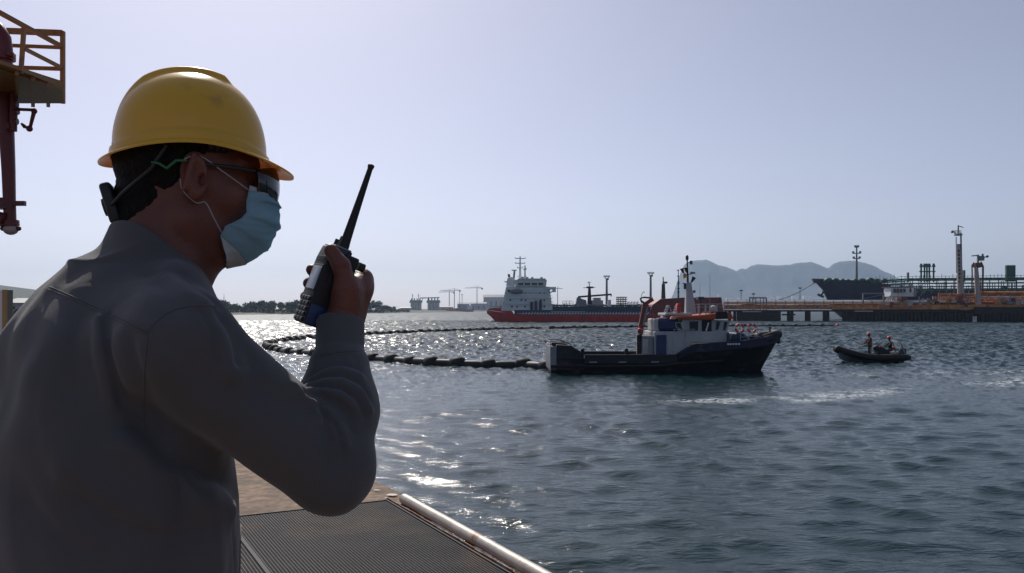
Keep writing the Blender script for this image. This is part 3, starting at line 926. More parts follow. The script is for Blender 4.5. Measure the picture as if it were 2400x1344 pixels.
# ------------------------------------------------------------------ workboat
S = 0.0248
def bx(px): return (px - 1285) * S
def bz(py): return (875 - py) * S
def make_workboat():
    t = empty('workboat', ((1285 - 1200) / F * 49.6 + .1, 51.3, 0), math.radians(2.0))
    tag(t, 'black-hulled workboat with white wheelhouse, orange roof band and short mast', 'workboat')
    secs = [(0.0, -.55, 1.55, -.15, 1.95, bz(840), 0), (1.2, -.75, 1.70, -.2, 2.05, bz(840), 0), (3.5, -.9, 1.75, -.2, 2.1, bz(841), 0), (6.0, -.95, 1.75, -.15, 2.15, bz(840), 0),
            (7.2, -.95, 1.70, -.1, 2.15, bz(834), 0), (8.0, -.95, 1.62, -.05, 2.15, bz(815), 0), (9.2, -.95, 1.45, .0, 2.1, bz(812), 0), (10.4, -.9, 1.1, .1, 1.95, bz(808), .15), (11.4, -.85, .70, .2, 1.65, bz(803), .5), (12.2, -.7, .32, .3, 1.2, bz(798), .9), (12.65, -.5, .06, .4, .62, bz(792), 1.15)]
    R = hull_loft(secs)
    m = MB(); m.rings(R, closed=False, cap=False)
    n = len(R[0])
    m.add(R[0], [tuple(range(n))])
    # deck
    for i in range(len(R) - 1):
        m.add([R[i][0], R[i][-1], R[i + 1][-1], R[i + 1][0]], [(0, 1, 2, 3)])
    m.add(R[-1], [tuple(reversed(range(n)))])
    hull = m.build('hull', M_hull, t, 35)
    # raised navy bulwark forward, follows the deck line
    b = MB()
    top = [(1582, 836), (1600, 817), (1622, 806), (1680, 803), (1740, 799), (1790, 792), (1842, 782)]
    outl, inl = [], []
    for px, py in top:
        x = bx(px); yy = float(np.interp(x, [s[0] + s[6] for s in secs], [s[4] for s in secs])); zd = float(np.interp(x, [s[0] + s[6] for s in secs], [s[5] for s in secs]))
        outl.append([(x, -yy - .02, zd - .30), (x, -yy - .06, bz(py)), (x, -yy + .08, bz(py)), (x, -yy + .05, zd - .30)])
        inl.append([(x, yy - .05, zd - .30), (x, yy - .08, bz(py)), (x, yy + .06, bz(py)), (x, yy + .02, zd - .30)])
    b.rings(outl); b.rings(inl); b.rings([outl[-1], inl[-1]])
    bw = b.build('bow_bulwark', M_navyhull, t, 35)
    # name board: the few pale letters on the bow
    for k, px in enumerate((1700, 1706, 1713, 1720, 1727)):
        lt = MB(); x = bx(px); yy = float(np.interp(x, [s[0] + s[6] for s in secs], [s[4] for s in secs]))
        lt.box(x - .05, x + .05, -yy - .10, -yy - .055, bz(809), bz(805)); lt.build('name_letter', M_white, bw, None)
    # stern block and its pale end
    for nm, mm, x0, x1, y0, y1, z1 in (('stern_post', M_hull, .30, 1.15, -1.98, -1.55, bz(808)), ('stern_post', M_hull, .30, 1.15, 1.55, 1.98, bz(808))):
        q = MB(); q.prism([(x0, .2), (x1 + .75, .2), (x1 + .75, bz(829)), (x1, bz(810)), (x0, z1)], 1, y0, y1); q.build(nm, mm, t, None, bevel=.03)
    q = MB(); q.box(-.02, .28, -1.95, 1.95, .15, bz(815)); q.build('transom_gate', M_dark, t, None, bevel=.02)
    q = MB(); q.box(-.06, -.022, -1.93, 1.93, .2, bz(812)); q.build('transom_plate', M_grey, t, None)
    q = MB(); q.box(-.05, .29, -1.99, -1.93, .4, bz(812)); q.build('gate_cheek', M_grey, t, None)
    q = MB(); z = bz(807)
    for y in (-1.9, 1.9):
        q.tube([(-.05, y, z - .1), (-.05, y, z + .16), (.9, y, z + .10), (1.15, y, z - .02)], .03, 6)
    q.tube([(-.05, -1.9, z + .16), (-.05, 1.9, z + .16)], .03, 6); q.build('stern_rail', M_dark, t, 60)
    for y0, y1 in ((-2.14, -2.02), (2.02, 2.14)):
        q = MB(); q.box(1.9, 7.3, y0, y1, .55, bz(831)); q.build('working_deck_bulwark', M_hull, t, None, bevel=.03)
    for px in (1340, 1358, 1461):
        q = MB(); x = bx(px); q.cyl((x, -1.95, bz(834)), (x, -1.95, bz(822)), .09, .07, 10); q.sphere((x, -1.95, bz(821)), .12, 10, 6); q.build('bollard', M_black, t, 50)
    for x in (2.4, 4.1, 6.0):
        q = MB(); q.box(x - .22, x + .22, -2.17, -2.12, .62, .70); q.build('freeing_port', M_grey, t, None)
    q = MB(); q.tube([(-.02, -1.97, .42), (3, -2.12, .42), (6, -2.19, .44), (8, -2.18, .60), (10, -2.12, .72)], .075, 8); q.build('rubbing_strake', M_black, t, 60)
    # bow fender: fat black rubber nose and tyre
    q = MB(); q.tube([(bx(1795), -1.0, bz(793)), (bx(1825), -.72, bz(787)), (bx(1843), -.3, bz(786)), (bx(1846), 0, bz(786)), (bx(1843), .3, bz(786)), (bx(1825), .72, bz(787)), (bx(1795), 1.0, bz(793))], [.14, .22, .27, .28, .27, .22, .14], 12); q.build('bow_fender', M_black, t, 60)
    q = MB(); q.torus((bx(1843), -.28, bz(795)), .24, .13, (.9, -.35, .1), 20, 10); q.build('tyre_fender', M_black, t, 60)
    # lower deckhouse
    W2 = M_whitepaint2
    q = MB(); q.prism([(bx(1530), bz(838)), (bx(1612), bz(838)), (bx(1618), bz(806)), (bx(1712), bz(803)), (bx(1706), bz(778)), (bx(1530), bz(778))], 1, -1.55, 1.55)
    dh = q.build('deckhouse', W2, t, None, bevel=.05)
    q = MB(); q.box(bx(1534), bx(1558), -1.66, -1.56, bz(838), bz(786)); q.build('blue_locker_door', M_blue, t, None, bevel=.03)
    q = MB(); q.box(bx(1502), bx(1530), -1.45, -.3, bz(840), bz(788)); q.build('grey_tank', M_grey, t, None, bevel=.10, bseg=3)
    q = MB(); q.box(bx(1508), bx(1532), .1, 1.4, bz(840), bz(786)); q.build('grey_tank', M_offwhite, t, None, bevel=.10, bseg=3)
    q = MB(); q.box(bx(1504), bx(1516), -1.47, -1.43, bz(830), bz(796)); q.build('tank_label', M_offwhite, t, None)
    for px in (1542, 1572):
        pass
    q = MB(); q.box(bx(1540), bx(1592), -1.3, -.2, bz(778), bz(746)); q.build('blue_raft_case', M_blue, t, None, bevel=.22, bseg=3)
    q = MB(); q.box(bx(1532), bx(1546), -1.2, .8, bz(778), bz(748)); q.build('vent_housing', M_offwhite, t, None, bevel=.08)
    # upper wheelhouse with raked front
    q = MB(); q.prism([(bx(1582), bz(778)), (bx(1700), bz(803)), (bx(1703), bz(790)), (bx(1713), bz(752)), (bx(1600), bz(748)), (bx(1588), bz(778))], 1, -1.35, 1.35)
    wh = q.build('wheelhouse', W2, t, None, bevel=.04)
    def pane(px0, py0, px1, py1, px2, py2, px3, py3, y=-1.352, name='side_window'):
        q = MB(); q.prism([(bx(px0), bz(py0)), (bx(px1), bz(py1)), (bx(px2), bz(py2)), (bx(px3), bz(py3))], 1, y - .02, y + .06)
        f = q.build(name, M_glass, wh, None)
        c = [(bx(a), bz(b_)) for a, b_ in ((px0, py0), (px1, py1), (px2, py2), (px3, py3))]
        fr = MB()
        for i in range(4): fr.bar((c[i][0], y - .02, c[i][1]), (c[(i + 1) % 4][0], y - .02, c[(i + 1) % 4][1]), .045, .045, (0, 1, 0))
        fr.build('window_frame', W2, f, None)
        return f
    pane(1614, 777, 1637, 777, 1637, 753, 1614, 753)
    pane(1676, 775, 1685, 775, 1691, 753, 1679, 753)
    pane(1694, 776, 1702, 777, 1708, 755, 1698, 754)
    pane(1584, 768, 1600, 776, 1594, 757, 1582, 757, name='rear_window')
    # open doorway with the door leaf
    q = MB(); q.box(bx(1645), bx(1668), -1.40, -1.33, bz(800), bz(751)); q.build('doorway', M_black, wh, None)
    q = MB(); q.box(bx(1645), bx(1668), -1.50, -1.36, bz(801), bz(797)); q.build('door_sill', W2, wh, None)
    q = MB(); q.prism([(bx(1653), bz(777)), (bx(1656), bz(777)), (bx(1662), bz(757)), (bx(1659), bz(757))], 1, -1.44, -1.41); q.build('chart_board', M_white, wh, None)
    q = MB(); q.prism([(bx(1569), bz(748)), (bx(1676), bz(749)), (bx(1676), bz(735)), (bx(1640), bz(740)), (bx(1572), bz(742))], 1, -1.6, 1.6); q.build('orange_roof_band', M_orange, wh, None, bevel=.03)
    q = MB(); q.prism([(bx(1676.5), bz(749)), (bx(1705), bz(748)), (bx(1702), bz(731)), (bx(1676.5), bz(731))], 1, -1.62, 1.62); q.build('black_visor', M_black, wh, None)
    q = MB(); q.prism([(bx(1705.5), bz(748)), (bx(1719), bz(748)), (bx(1712), bz(734)), (bx(1702.5), bz(732))], 1, -1.6, 1.6); q.build('orange_brow', M_orange, wh, None)
    for k in range(3):
        q = MB(); y = -.85 + .85 * k; q.add([(bx(1712.6) + .02, y - .33, bz(756)), (bx(1712.6) + .02, y + .33, bz(756)), (bx(1706) + .02, y + .33, bz(778)), (bx(1706) + .02, y - .33, bz(778))], [(0, 1, 2, 3)]); q.build('front_window', M_glass, wh, None, fix=False)
    q = MB(); q.prism([(bx(1568), bz(749)), (bx(1580), bz(749)), (bx(1583), bz(743)), (bx(1570), bz(743))], 1, -1.62, -1.4); q.build('life_jacket_box', mat('pale_orange', (.75, .35, .25), .6), wh, None)
    # rails on the roof
    def rail(name, pts, y, posts, mtl=W2, zb=None, r=.028):
        q = MB(); q.tube([(bx(a), y, bz(b_)) for a, b_ in pts], r, 6)
        q.tube([(bx(a), y, bz(b_ + 7)) for a, b_ in pts], r * .8, 6)
        for px in posts: 
            py = float(np.interp(px, [p[0] for p in pts], [p[1] for p in pts])); q.tube([(bx(px), y, bz(py)), (bx(px), y, bz(zb or 741))], r, 6)
        q.build(name, mtl, t, 60)
    for y in (-1.35, 1.35):
        rail('roof_rail', [(1638, 713), (1700, 713)], y, (1640, 1655, 1664, 1682, 1699))
    rail('deck_rail', [(1575, 773), (1625, 773)], -1.55, (1577, 1592, 1607, 1622), zb=781, r=.02)
    for px in (1562, 1584):
        q = MB()
        for dy in (-.9, -.3): q.bar((bx(px), dy, bz(742)), (bx(px) + .22, dy, bz(716)), .05)
        q.bar((bx(px) + .20, -.9, bz(717)), (bx(px) + .20, -.3, bz(717)), .05)
        for k in range(4): q.bar((bx(px) + .05 * k, -.9, bz(738 - 6 * k)), (bx(px) + .05 * k, -.3, bz(738 - 6 * k)), .035)
        q.bar((bx(px) + .22, -.9, bz(716)), (bx(px) + .45, -.9, bz(742)), .045); q.build('pipe_frame', W2, t, None)
    q = MB(); q.box(bx(1590), bx(1598), -1.0, -.5, bz(738), bz(712)); q.build('red_fire_box', M_red, t, None, bevel=.04)
    q = MB(); q.box(bx(1560), bx(1625), -1.1, 1.1, bz(741), bz(734)); q.build('funnel_casing', W2, t, None, bevel=.05)
    # mast
    mz = MB()
    mz.rings([[(bx(1630) + a, b_, bz(737)) for a, b_ in ((-.30, -.25), (.34, -.25), (.34, .25), (-.30, .25))], [(bx(1625) + a, b_, bz(660)) for a, b_ in ((-.12, -.1), (.18, -.1), (.18, .1), (-.12, .1))]])
    mast = mz.build('mast', W2, t, None)
    q = MB(); q.tube([(bx(1625), 0, bz(662)), (bx(1623), 0, bz(600))], [.07, .035], 8); q.sphere((bx(1623), 0, bz(600)), .10, 8, 6, (1, 1, 1.8)); q.build('mast_pole', M_dark, mast, 60)
    q = MB(); q.bar((bx(1623), 0, bz(612)), (bx(1633), 0, bz(612)), .04); q.cyl((bx(1633), 0, bz(616)), (bx(1633), 0, bz(607)), .08, .08, 10); q.build('masthead_lamp', M_dark, mast, 60)
    q = MB(); q.bar((bx(1626), 0, bz(641)), (bx(1636), 0, bz(638)), .06); q.box(bx(1630), bx(1642), -.1, .1, bz(639), bz(634.5)); q.build('radar_scanner', M_grey, mast, None)
    q = MB(); q.cyl((bx(1618), -.1, bz(648)), (bx(1614), -.1, bz(640)), .16, .05, 10); q.build('searchlight', mat('orange_lamp', (.6, .28, .05), .4), mast, 60)
    for a, b_, c, d in ((1614, 637, 1609, 625), (1621, 634, 1619, 623), (1633, 660, 1640, 647)):
        q = MB(); q.cyl((bx(a), .0, bz(b_)), (bx(c), -.05, bz(d)), .04, .13, 8); q.bar((bx(a), 0, bz(b_)), (bx(1625), 0, bz(b_ + 6)), .04); q.build('horn', M_dark, mast, 60)
    q = MB(); q.bar((bx(1612), 0, bz(662)), (bx(1626), 0, bz(664)), .05); q.cyl((bx(1618), 0, bz(676)), (bx(1618), 0, bz(664)), .09, .09, 8); q.build('signal_lamp', M_dark, mast, 60)
    q = MB(); q.bar((bx(1628), 0, bz(683)), (bx(1641), 0, bz(683)), .05); q.cyl((bx(1641), 0, bz(685)), (bx(1641), 0, bz(679)), .07, .07, 8); q.build('signal_lamp', M_dark, mast, 60)
    for px, py in ((1664, 665), (1689, 634)):
        q = MB(); q.tube([(bx(px), .9, bz(735)), (bx(px), .9, bz(py))], [.022, .008], 5); q.build('whip_antenna', M_grey, t, 60)
    q = MB(); q.box(bx(1648), bx(1662), -.25, .25, bz(702), bz(695)); q.bar((bx(1655), 0, bz(702)), (bx(1655), 0, bz(737)), .12); q.build('searchlight_post', M_dark, t, None)
    q = MB(); q.sphere((bx(1681), -.6, bz(726)), .26, 12, 8); q.cyl((bx(1681), -.6, bz(731)), (bx(1681), -.6, bz(726)), .12, .12, 8); q.build('liferaft_drum', M_offwhite, t, 60)
    # knuckle-boom crane aft of the house
    cr = MB(); cr.cyl((bx(1509), .3, bz(840)), (bx(1511), .3, bz(768)), .20, .17, 12); cr.build('crane_post', M_crane, t, 50)
    cr = MB(); cr.bar((bx(1511), .3, bz(775)), (bx(1522), .2, bz(712)), .26, .32); cr.build('crane_boom', M_crane, t, None, bevel=.03)
    cr = MB(); cr.bar((bx(1516), .1, bz(765)), (bx(1526), .1, bz(722)), .11); cr.build('crane_ram', M_grey, t, None)
    cr = MB(); cr.tube([(bx(1522), .2, bz(712)), (bx(1512), .2, bz(705)), (bx(1510), .2, bz(699)), (bx(1518), .2, bz(696)), (bx(1540), .2, bz(698))], [.07, .06, .05, .05, .05], 8); cr.build('hydraulic_hose', M_black, t, 60)
    cr = MB(); cr.bar((bx(1520), .2, bz(713)), (bx(1541), .2, bz(700)), .20, .24); cr.build('crane_jib', M_crane, t, None, bevel=.03)
    # foredeck: winch, rails, mooring bitts, life-ring stand
    q = MB(); q.cyl((bx(1738), -.7, bz(796)), (bx(1738), .7, bz(796)), .36, .36, 14); q.build('anchor_winch', M_navy, t, 50)
    q = MB(); q.prism([(bx(1715), bz(803)), (bx(1770), bz(800)), (bx(1752), bz(783)), (bx(1733), bz(782))], 1, -.9, .9); q.build('winch_cover', M_navy, t, None, bevel=.12, bseg=3)
    q = MB(); q.sphere((bx(1800), -.3, bz(790)), .38, 12, 8, (1, 1, .7)); q.build('rope_coil', M_dark, t, 60)
    q = MB(); q.bar((bx(1824), -.2, bz(788)), (bx(1824), -.2, bz(768)), .10); q.bar((bx(1821), -.2, bz(770)), (bx(1828), -.2, bz(770)), .08); q.build('bow_bitt', M_green, t, None)
    q = MB(); q.prism([(bx(1702), bz(803)), (bx(1710), bz(800)), (bx(1706), bz(780)), (bx(1702), bz(781))], 1, -1.75, -1.6); q.build('ventilator', M_navy, t, None, bevel=.02)
    for y in (-1.0,):
        q = MB()
        for px in (1742, 1762, 1784): q.tube([(bx(px), y, bz(802)), (bx(px), y, bz(783))], .022, 6)
        q.tube([(bx(1742), y, bz(783)), (bx(1792), y, bz(781))], .022, 6); q.tube([(bx(1742), y, bz(792)), (bx(1792), y, bz(790))], .018, 6); q.build('bow_rail', W2, t, 60)
    q = MB(); q.bar((bx(1742), -.6, bz(756.5)), (bx(1796), -.6, bz(755.5)), .10, .06); q.bar((bx(1788), -.6, bz(756)), (bx(1788), -.6, bz(790)), .05); q.bar((bx(1745), -.6, bz(757)), (bx(1745), -.6, bz(795)), .05); q.build('lifebuoy_stand', W2, t, None)
    return t
wb = make_workboat()

def lifebuoy(px, R_, label):
    M_ = wb.matrix_basis
    c = M_ @ Vector((bx(px), -.68, bz(771)))
    t = empty('lifebuoy', c); tag(t, label, 'lifebuoy', 'lifebuoys on the workboat bow')
    for nm, mt, arcs in (('red_quarter', M_lifering, ((.15, 1.25), (1.72, 2.82), (3.29, 4.39), (4.86, 5.96))), ('white_band', M_white, ((1.25, 1.72), (2.82, 3.29), (4.39, 4.86), (5.96, 6.43)))):
        for a0, a1 in arcs:
            q = MB(); q.tube([(R_ * math.cos(a), 0, R_ * math.sin(a)) for a in np.linspace(a0, a1, 8)], .07 if nm[0] == 'r' else .072, 8); q.build(nm, mt, t, 60)
lifebuoy(1744, .235, 'red and white lifebuoy on the workboat bow, nearer the wheelhouse')
lifebuoy(1774, .235, 'red and white lifebuoy on the workboat bow, nearer the stem')

P_crew = dict(pelvis=(0, 0, .92), chest=(.02, 0, 1.32), head=(.05, 0, 1.66), elbow_r=(.10, -.27, 1.12), hand_r=(.26, -.18, 1.02), elbow_l=(.10, .27, 1.12), hand_l=(.26, .18, 1.05), knee_r=(.03, -.11, .50), foot_r=(0, -.12, .08), knee_l=(.03, .11, .50), foot_l=(-.02, .12, .08))
c = wb.matrix_basis @ Vector((bx(1497), -1.1, bz(843)))
mini_person('person', 'crew member in dark overalls and red helmet beside the grey tank on the workboat', None, P_crew, (M_wet, M_redhat), c, math.radians(20))

# ------------------------------------------------------------------ inflatable boat and its two men
YR = 2000 * H / (851 - HZ)                       # distance of the inflatable
k_ = YR / F
def make_rib():
    t = empty('inflatable_boat', ((2052 - 1200) / F * YR, YR + .9, 0), math.radians(183))     # bow to the left
    tag(t, 'small black rigid inflatable boat with two people aboard', 'inflatable boat')
    L = 165 * k_
    xs = np.linspace(-L / 2, L / 2 - .15, 16)
    def zt(x): return .36 + .52 * max(0, (x + .2) / (L / 2)) ** 2.0
    for s in (-1, 1):
        q = MB(); q.tube([(x, s * (.86 * (1 - max(0, (x - L * .22) / (L * .30)) ** 2.2 * .92)), zt(x)) for x in xs], [.14] + [.235] * 13 + [.235, .23], 14); q.build('buoyancy_tube', M_black, t, 60)
    q = MB(); q.sphere((L / 2 - .14, 0, zt(L / 2 - .15)), .27, 12, 8); q.build('bow_cap', M_black, t, 60)
    q = MB(); q.rings([[(x, -.62 * w, .30 + z), (x, 0, -.25 + z * 1.3), (x, .62 * w, .30 + z)] for x, w, z in ((-L / 2 + .15, 1, 0), (0, 1, 0), (L * .25, .9, .08), (L * .40, .5, .28), (L * .46, .12, .42))], closed=False, cap=False); q.build('hull', M_grey, t, 60)
    q = MB(); q.box(-L / 2 + .2, L * .36, -.62, .62, .20, .26); q.build('floor', M_dark, t, None)
    q = MB(); q.tube([(xx, -1.02 * (1 - max(0, (xx - L * .22) / (L * .30)) ** 2.2 * .92), zt(xx) + .16) for xx in xs[3:-1]], .022, 6); q.build('grab_rope', M_grey, t, 60)
    for x in (L * .2, L * .3, L * .38):
        q = MB(); q.box(x - .10, x + .10, -.66, -.52, zt(x) + .16, zt(x) + .30); q.build('grab_handle', M_black, t, None, bevel=.03)
    q = MB(); q.prism([(-1.30, .25), (-.48, .25), (-.38, 1.0), (-.60, 1.15), (-1.0, .92), (-1.30, .72)], 1, -.36, .36); q.build('console', M_black, t, None, bevel=.08, bseg=3)
    q = MB(); q.sphere((-.46, 0, 1.0), .25, 12, 8, (1, 1.2, .85)); q.build('steering_wheel_cover', M_black, t, 60)
    # roll bar and outboard
    q = MB(); x = -L / 2 + .42
    q.tube([(x - .25, -.62, .42), (x + .05, -.6, 1.25), (x + .15, -.5, 1.45), (x + .15, .5, 1.45), (x + .05, .6, 1.25), (x - .25, .62, .42)], .04, 8)
    for s in (-1, 1): q.tube([(x + .45, s * .6, .45), (x + .05, s * .6, 1.2)], .03, 8)
    q.build('roll_bar', M_grey, t, 60)
    q = MB(); q.sphere((x + .12, -.42, .95), .14, 10, 6); q.build('orange_flare_box', M_orange, t, 60)
    q = MB(); q.rings([[(x - .30 + a * w, b_ * w, z) for a, b_ in ((-.22, -.16), (.22, -.16), (.26, 0), (.22, .16), (-.22, .16), (-.28, 0))] for z, w in ((.35, .7), (.55, 1), (.85, 1), (.95, .75))]); q.cyl((x - .32, 0, -.4), (x - .32, 0, .4), .07, .09, 8); q.build('outboard_motor', M_dark, t, 50, bevel=.0)
    return t
rib = make_rib()
P_stand = dict(pelvis=(0, 0, .90), chest=(.03, 0, 1.32), head=(.06, 0, 1.68), elbow_r=(.20, -.26, 1.12), hand_r=(.46, -.18, 1.02), elbow_l=(.20, .25, 1.14), hand_l=(.44, .14, 1.06), knee_r=(.03, -.10, .48), foot_r=(-.02, -.11, .09), knee_l=(.04, .10, .48), foot_l=(0, .11, .09))
st = mini_person('person', 'person in faded red vest standing in the inflatable boat', None, P_stand, (M_wet, mat('pale_red_helmet', (.65, .16, .13), .35)), (((2050 - 1200) / F * YR), YR + .8, .26), math.radians(180), vest=M_vest)
P_sit = dict(pelvis=(0, 0, .62), chest=(.05, 0, 1.05), head=(.09, 0, 1.42), elbow_r=(.20, -.28, .90), hand_r=(.45, -.16, .88), elbow_l=(.20, .28, .90), hand_l=(.45, .16, .88), knee_r=(.38, -.14, .56), foot_r=(.38, -.14, .12), knee_l=(.38, .14, .56), foot_l=(.38, .14, .12))
si = mini_person('person', 'person with a bright red helmet seated at the inflatable boat console', None, P_sit, (M_wet, M_redhat), (((2100 - 1200) / F * YR), YR + .85, .26), math.radians(176))
q = MB(); q.tube([W(2040, 815, YR + .6), W(2042, 826, YR + .5), W(2044, 834, YR + .4)], .018, 6)
tag(q.build('mooring_line', M_grey), 'thin slack rope hanging from the standing boatman hands', 'rope')

# ------------------------------------------------------------------ floating oil booms
M_boom = mat('boom_rubber', (0.020, 0.021, 0.021), .6, var=.35, scale=1.2, dirt=(.07, .07, .065), dirt_amt=.15, dirt_scale=1.5)
def wpt(px, py): 
    Y = F * H / (py - HZ); return Vector(((px - 1200) / F * Y, Y, 0))
def boom(pix, label, step, r, first=None, end_mark=None, world_pts=None):
    pts = resample(world_pts or [wpt(*p) for p in pix], step)
    t = empty('oil_boom', pts[len(pts) // 2]); tag(t, label, 'oil boom', 'floating oil booms')
    rr = random.Random(len(pts))
    for i, (a, b) in enumerate(zip(pts[:-1], pts[1:])):
        d = (b - a).normalized()
        wob = rr.uniform(-.03, .03)
        q = MB(); q.tube([a.lerp(b, u) + Vector((0, 0, .09 + wob + (.03 if .2 < u < .8 else 0))) for u in (0, .1, .3, .5, .7, .9, 1)], [r * .62, r * .85, r, r, r, r * .85, r * .62], 10); q.build('float_tube', M_boom, t, 60, wc=True)
        g = rr.uniform(.85, 1.2)
        q = MB(); c = a + Vector((0, 0, .15 + wob)); q.tube([c - d * r * 1.5 * g, c - d * r * 1.25 * g, c, c + d * r * 1.25 * g, c + d * r * 1.5 * g], [r * .8, r * 1.25 * g, r * 1.42 * g, r * 1.25 * g, r * .8], 10); q.build('end_collar', M_black, t, 60, wc=True)
    return t, pts
stern = wb.matrix_basis @ Vector((-.1, 0, 0))
b1, p1 = boom([(624, 818), (650, 827)], 'x', 2.0, .2) if False else (None, None)
near_pts = [wpt(1283, 868) + Vector((0, 1.2, 0)), wpt(1240, 861), wpt(1160, 861), wpt(1080, 859), wpt(1000, 855), wpt(920, 849), wpt(840, 843), wpt(740, 834), wpt(680, 829), wpt(645, 824), wpt(625, 817), wpt(626, 810), wpt(650, 804), wpt(700, 798), wpt(760, 793), wpt(850, 787), wpt(960, 781), wpt(1100, 776), wpt(1180, 773), wpt(1280, 771.5)]
boom(None, 'long black oil boom looping from the workboat stern round to the left', 2.25, .30, world_pts=near_pts)
far_pts = [wpt(1294, 771.5), wpt(1400, 769.5), wpt(1500, 768.5), wpt(1640, 767), wpt(1760, 766), wpt(1880, 766), wpt(1984, 766)]
_, fp = boom(None, 'black oil boom lying straight behind the workboat', 2.9, .34, world_pts=far_pts)
t = empty('marker_buoy', fp[-1]); tag(t, 'small red marker buoy at the right end of the far boom', 'buoy')
q = MB(); q.sphere(fp[-1] + Vector((.5, 0, .22)), .42, 12, 8); q.build('float', M_red, t, 60, wc=True)
q = MB(); q.cyl(fp[-1] + Vector((.5, 0, .5)), fp[-1] + Vector((.5, 0, .85)), .10, .05, 8); q.build('top_mark', M_red, t, 60, wc=True)
# ------------------------------------------------------------------ red tanker lying across the harbour
def make_red_tanker():
    Yn = 2000 * H / 28.5                      # near side
    k = Yn / F
    def X(px): return (px - 1200) * k
    def Z(py): return H - (py - HZ) * k
    Yc = Yn + 6.0
    t = empty('red_tanker', (X(1430), Yc, 0)); tag(t, 'red-hulled tanker with white superstructure at its left end', 'tanker')
    def P(m, name, mtl, par=None, smooth=None, bevel=0): return m.build(name, mtl, par or t, smooth, bevel=bevel, wc=True)
    # hull: counter stern left, raised bow right
    prof = [(1140, 727, 1.8), (1150, 729, 3.6), (1163, 731, 5.2), (1200, 735, 6.0), (1208, 738, 6.0), (1300, 738, 6.0), (1480, 738, 6.0), (1540, 737, 6.0), (1600, 736, 5.8), (1650, 735, 4.6), (1680, 734, 2.8), (1697, 733, .4)]
    rings = []
    for px, pt, hb in prof:
        low = -1.0 if px > 1166 else float(np.interp(px, [1140, 1150, 1163, 1166], [2.6, 1.6, -.2, -1.0]))
        zt = Z(pt); x = X(px)
        rk = .0 if px < 1600 else (px - 1600) / 97 * 3.0
        rings.append([(x, Yc - hb, zt), (x - rk * .5, Yc - hb * .96, (zt + low) / 2), (x - rk, Yc - hb * .82, low), (x - rk, Yc + hb * .82, low), (x - rk * .5, Yc + hb * .96, (zt + low) / 2), (x, Yc + hb, zt)])
    m = MB(); m.rings(rings); hull = P(m, 'hull', M_redhull, None, 40)
    m = MB(); m.prism([(X(1143), Z(727)), (X(1205), Z(736)), (X(1196), Z(726)), (X(1160), Z(722)), (X(1146), Z(724))], 1, Yc - 4.9, Yc + 4.9); P(m, 'poop_bulwark', M_redhull)
    # raised forecastle (the tall dark red bow)
    m = MB(); m.prism([(X(1520), Z(738)), (X(1697), Z(736)), (X(1691), Z(697)), (X(1600), Z(698)), (X(1548), Z(701)), (X(1530), Z(714))], 1, Yc - 6.04, Yc + 6.04); P(m, 'forecastle', M_maroon, None, None, .15)
    m = MB(); m.box(X(1206), X(1535), Yc - 5.9, Yc + 5.9, Z(738), Z(727)); P(m, 'trunk_deck', M_navy)
    m = MB(); m.box(X(1235), X(1530), Yc - 4.6, Yc + 4.6, Z(727), Z(719)); P(m, 'cargo_deck', M_navy)
    r = random.Random(3)
    # white stanchions along the deck edge
    q = MB()
    for i in range(46):
        px = 1225 + i * 6.8; q.bar((X(px), Yc - 6.0, Z(738)), (X(px) + .35, Yc - 5.85, Z(731.5)), .16)
    q.bar((X(1290), Yc - 6.02, Z(731.5)), (X(1372), Yc - 6.02, Z(731.5)), .14); q.bar((X(1212), Yc - 5.95, Z(735)), (X(1520), Yc - 5.95, Z(735)), .10); P(q, 'deck_rail', M_white)
    for i in range(34):                                    # pipes, valves, lockers
        px = 1240 + i * 8.4 + r.uniform(-2, 2); h_ = r.uniform(2, 6.5); w = r.uniform(1.0, 2.6)
        q = MB(); q.box(X(px - w), X(px + w), Yc - 4.0 + r.uniform(0, 2), Yc - 1 + r.uniform(0, 3), Z(720), Z(719 - h_)); P(q, 'deck_locker', r.choice((M_grey, M_navy, M_offwhite, M_green)))
    for y in (-3, -2.2, 2): 
        q = MB(); q.tube([(X(1245), Yc + y, Z(716)), (X(1525), Yc + y, Z(716))], .28, 8); P(q, 'cargo_pipe', M_grey, None, 60)
    q = MB()
    for px in range(1320, 1345, 8): q.bar((X(px), Yc - 4, Z(719)), (X(px), Yc - 4, Z(706)), .14)
    for py in (706, 711): q.bar((X(1320), Yc - 4, Z(py)), (X(1342), Yc - 4, Z(py)), .12)
    P(q, 'hose_frame', M_grey)
    q = MB()
    for px in range(1448, 1472, 4): q.bar((X(px), Yc - 4, Z(719)), (X(px), Yc - 4, Z(698)), .22)
    for py in (697, 702, 707, 712): q.bar((X(1446), Yc - 4, Z(py)), (X(1472), Yc - 4, Z(py)), .26)
    P(q, 'manifold_rack', M_dark)
    q = MB()
    for px in (1474, 1481, 1488, 1495): q.tube([(X(px), Yc - 3.5, Z(719)), (X(px), Yc - 3.5, Z(709)), (X(px + 3), Yc - 3.5, Z(707)), (X(px + 3), Yc - 3.5, Z(719))], .14, 6)
    P(q, 'vent_pipes', M_grey, None, 60)
    q = MB(); q.box(X(1390), X(1416), Yc - 3, Yc + 2, Z(719), Z(704)); q.box(X(1394), X(1411), Yc - 2.5, Yc + 1.5, Z(704), Z(698)); P(q, 'pump_house', M_pinkwall)
    q = MB(); q.box(X(1427), X(1434), Yc - 4, Yc - 2.5, Z(719), Z(703)); P(q, 'white_cabinet', M_white)
    # hose crane amidships with its column mast
    q = MB(); q.tube([(X(1385), Yc - 1, Z(719)), (X(1385), Yc - 1, Z(674))], [.75, .40], 10); cm = P(q, 'crane_column', M_dark, None, 60)
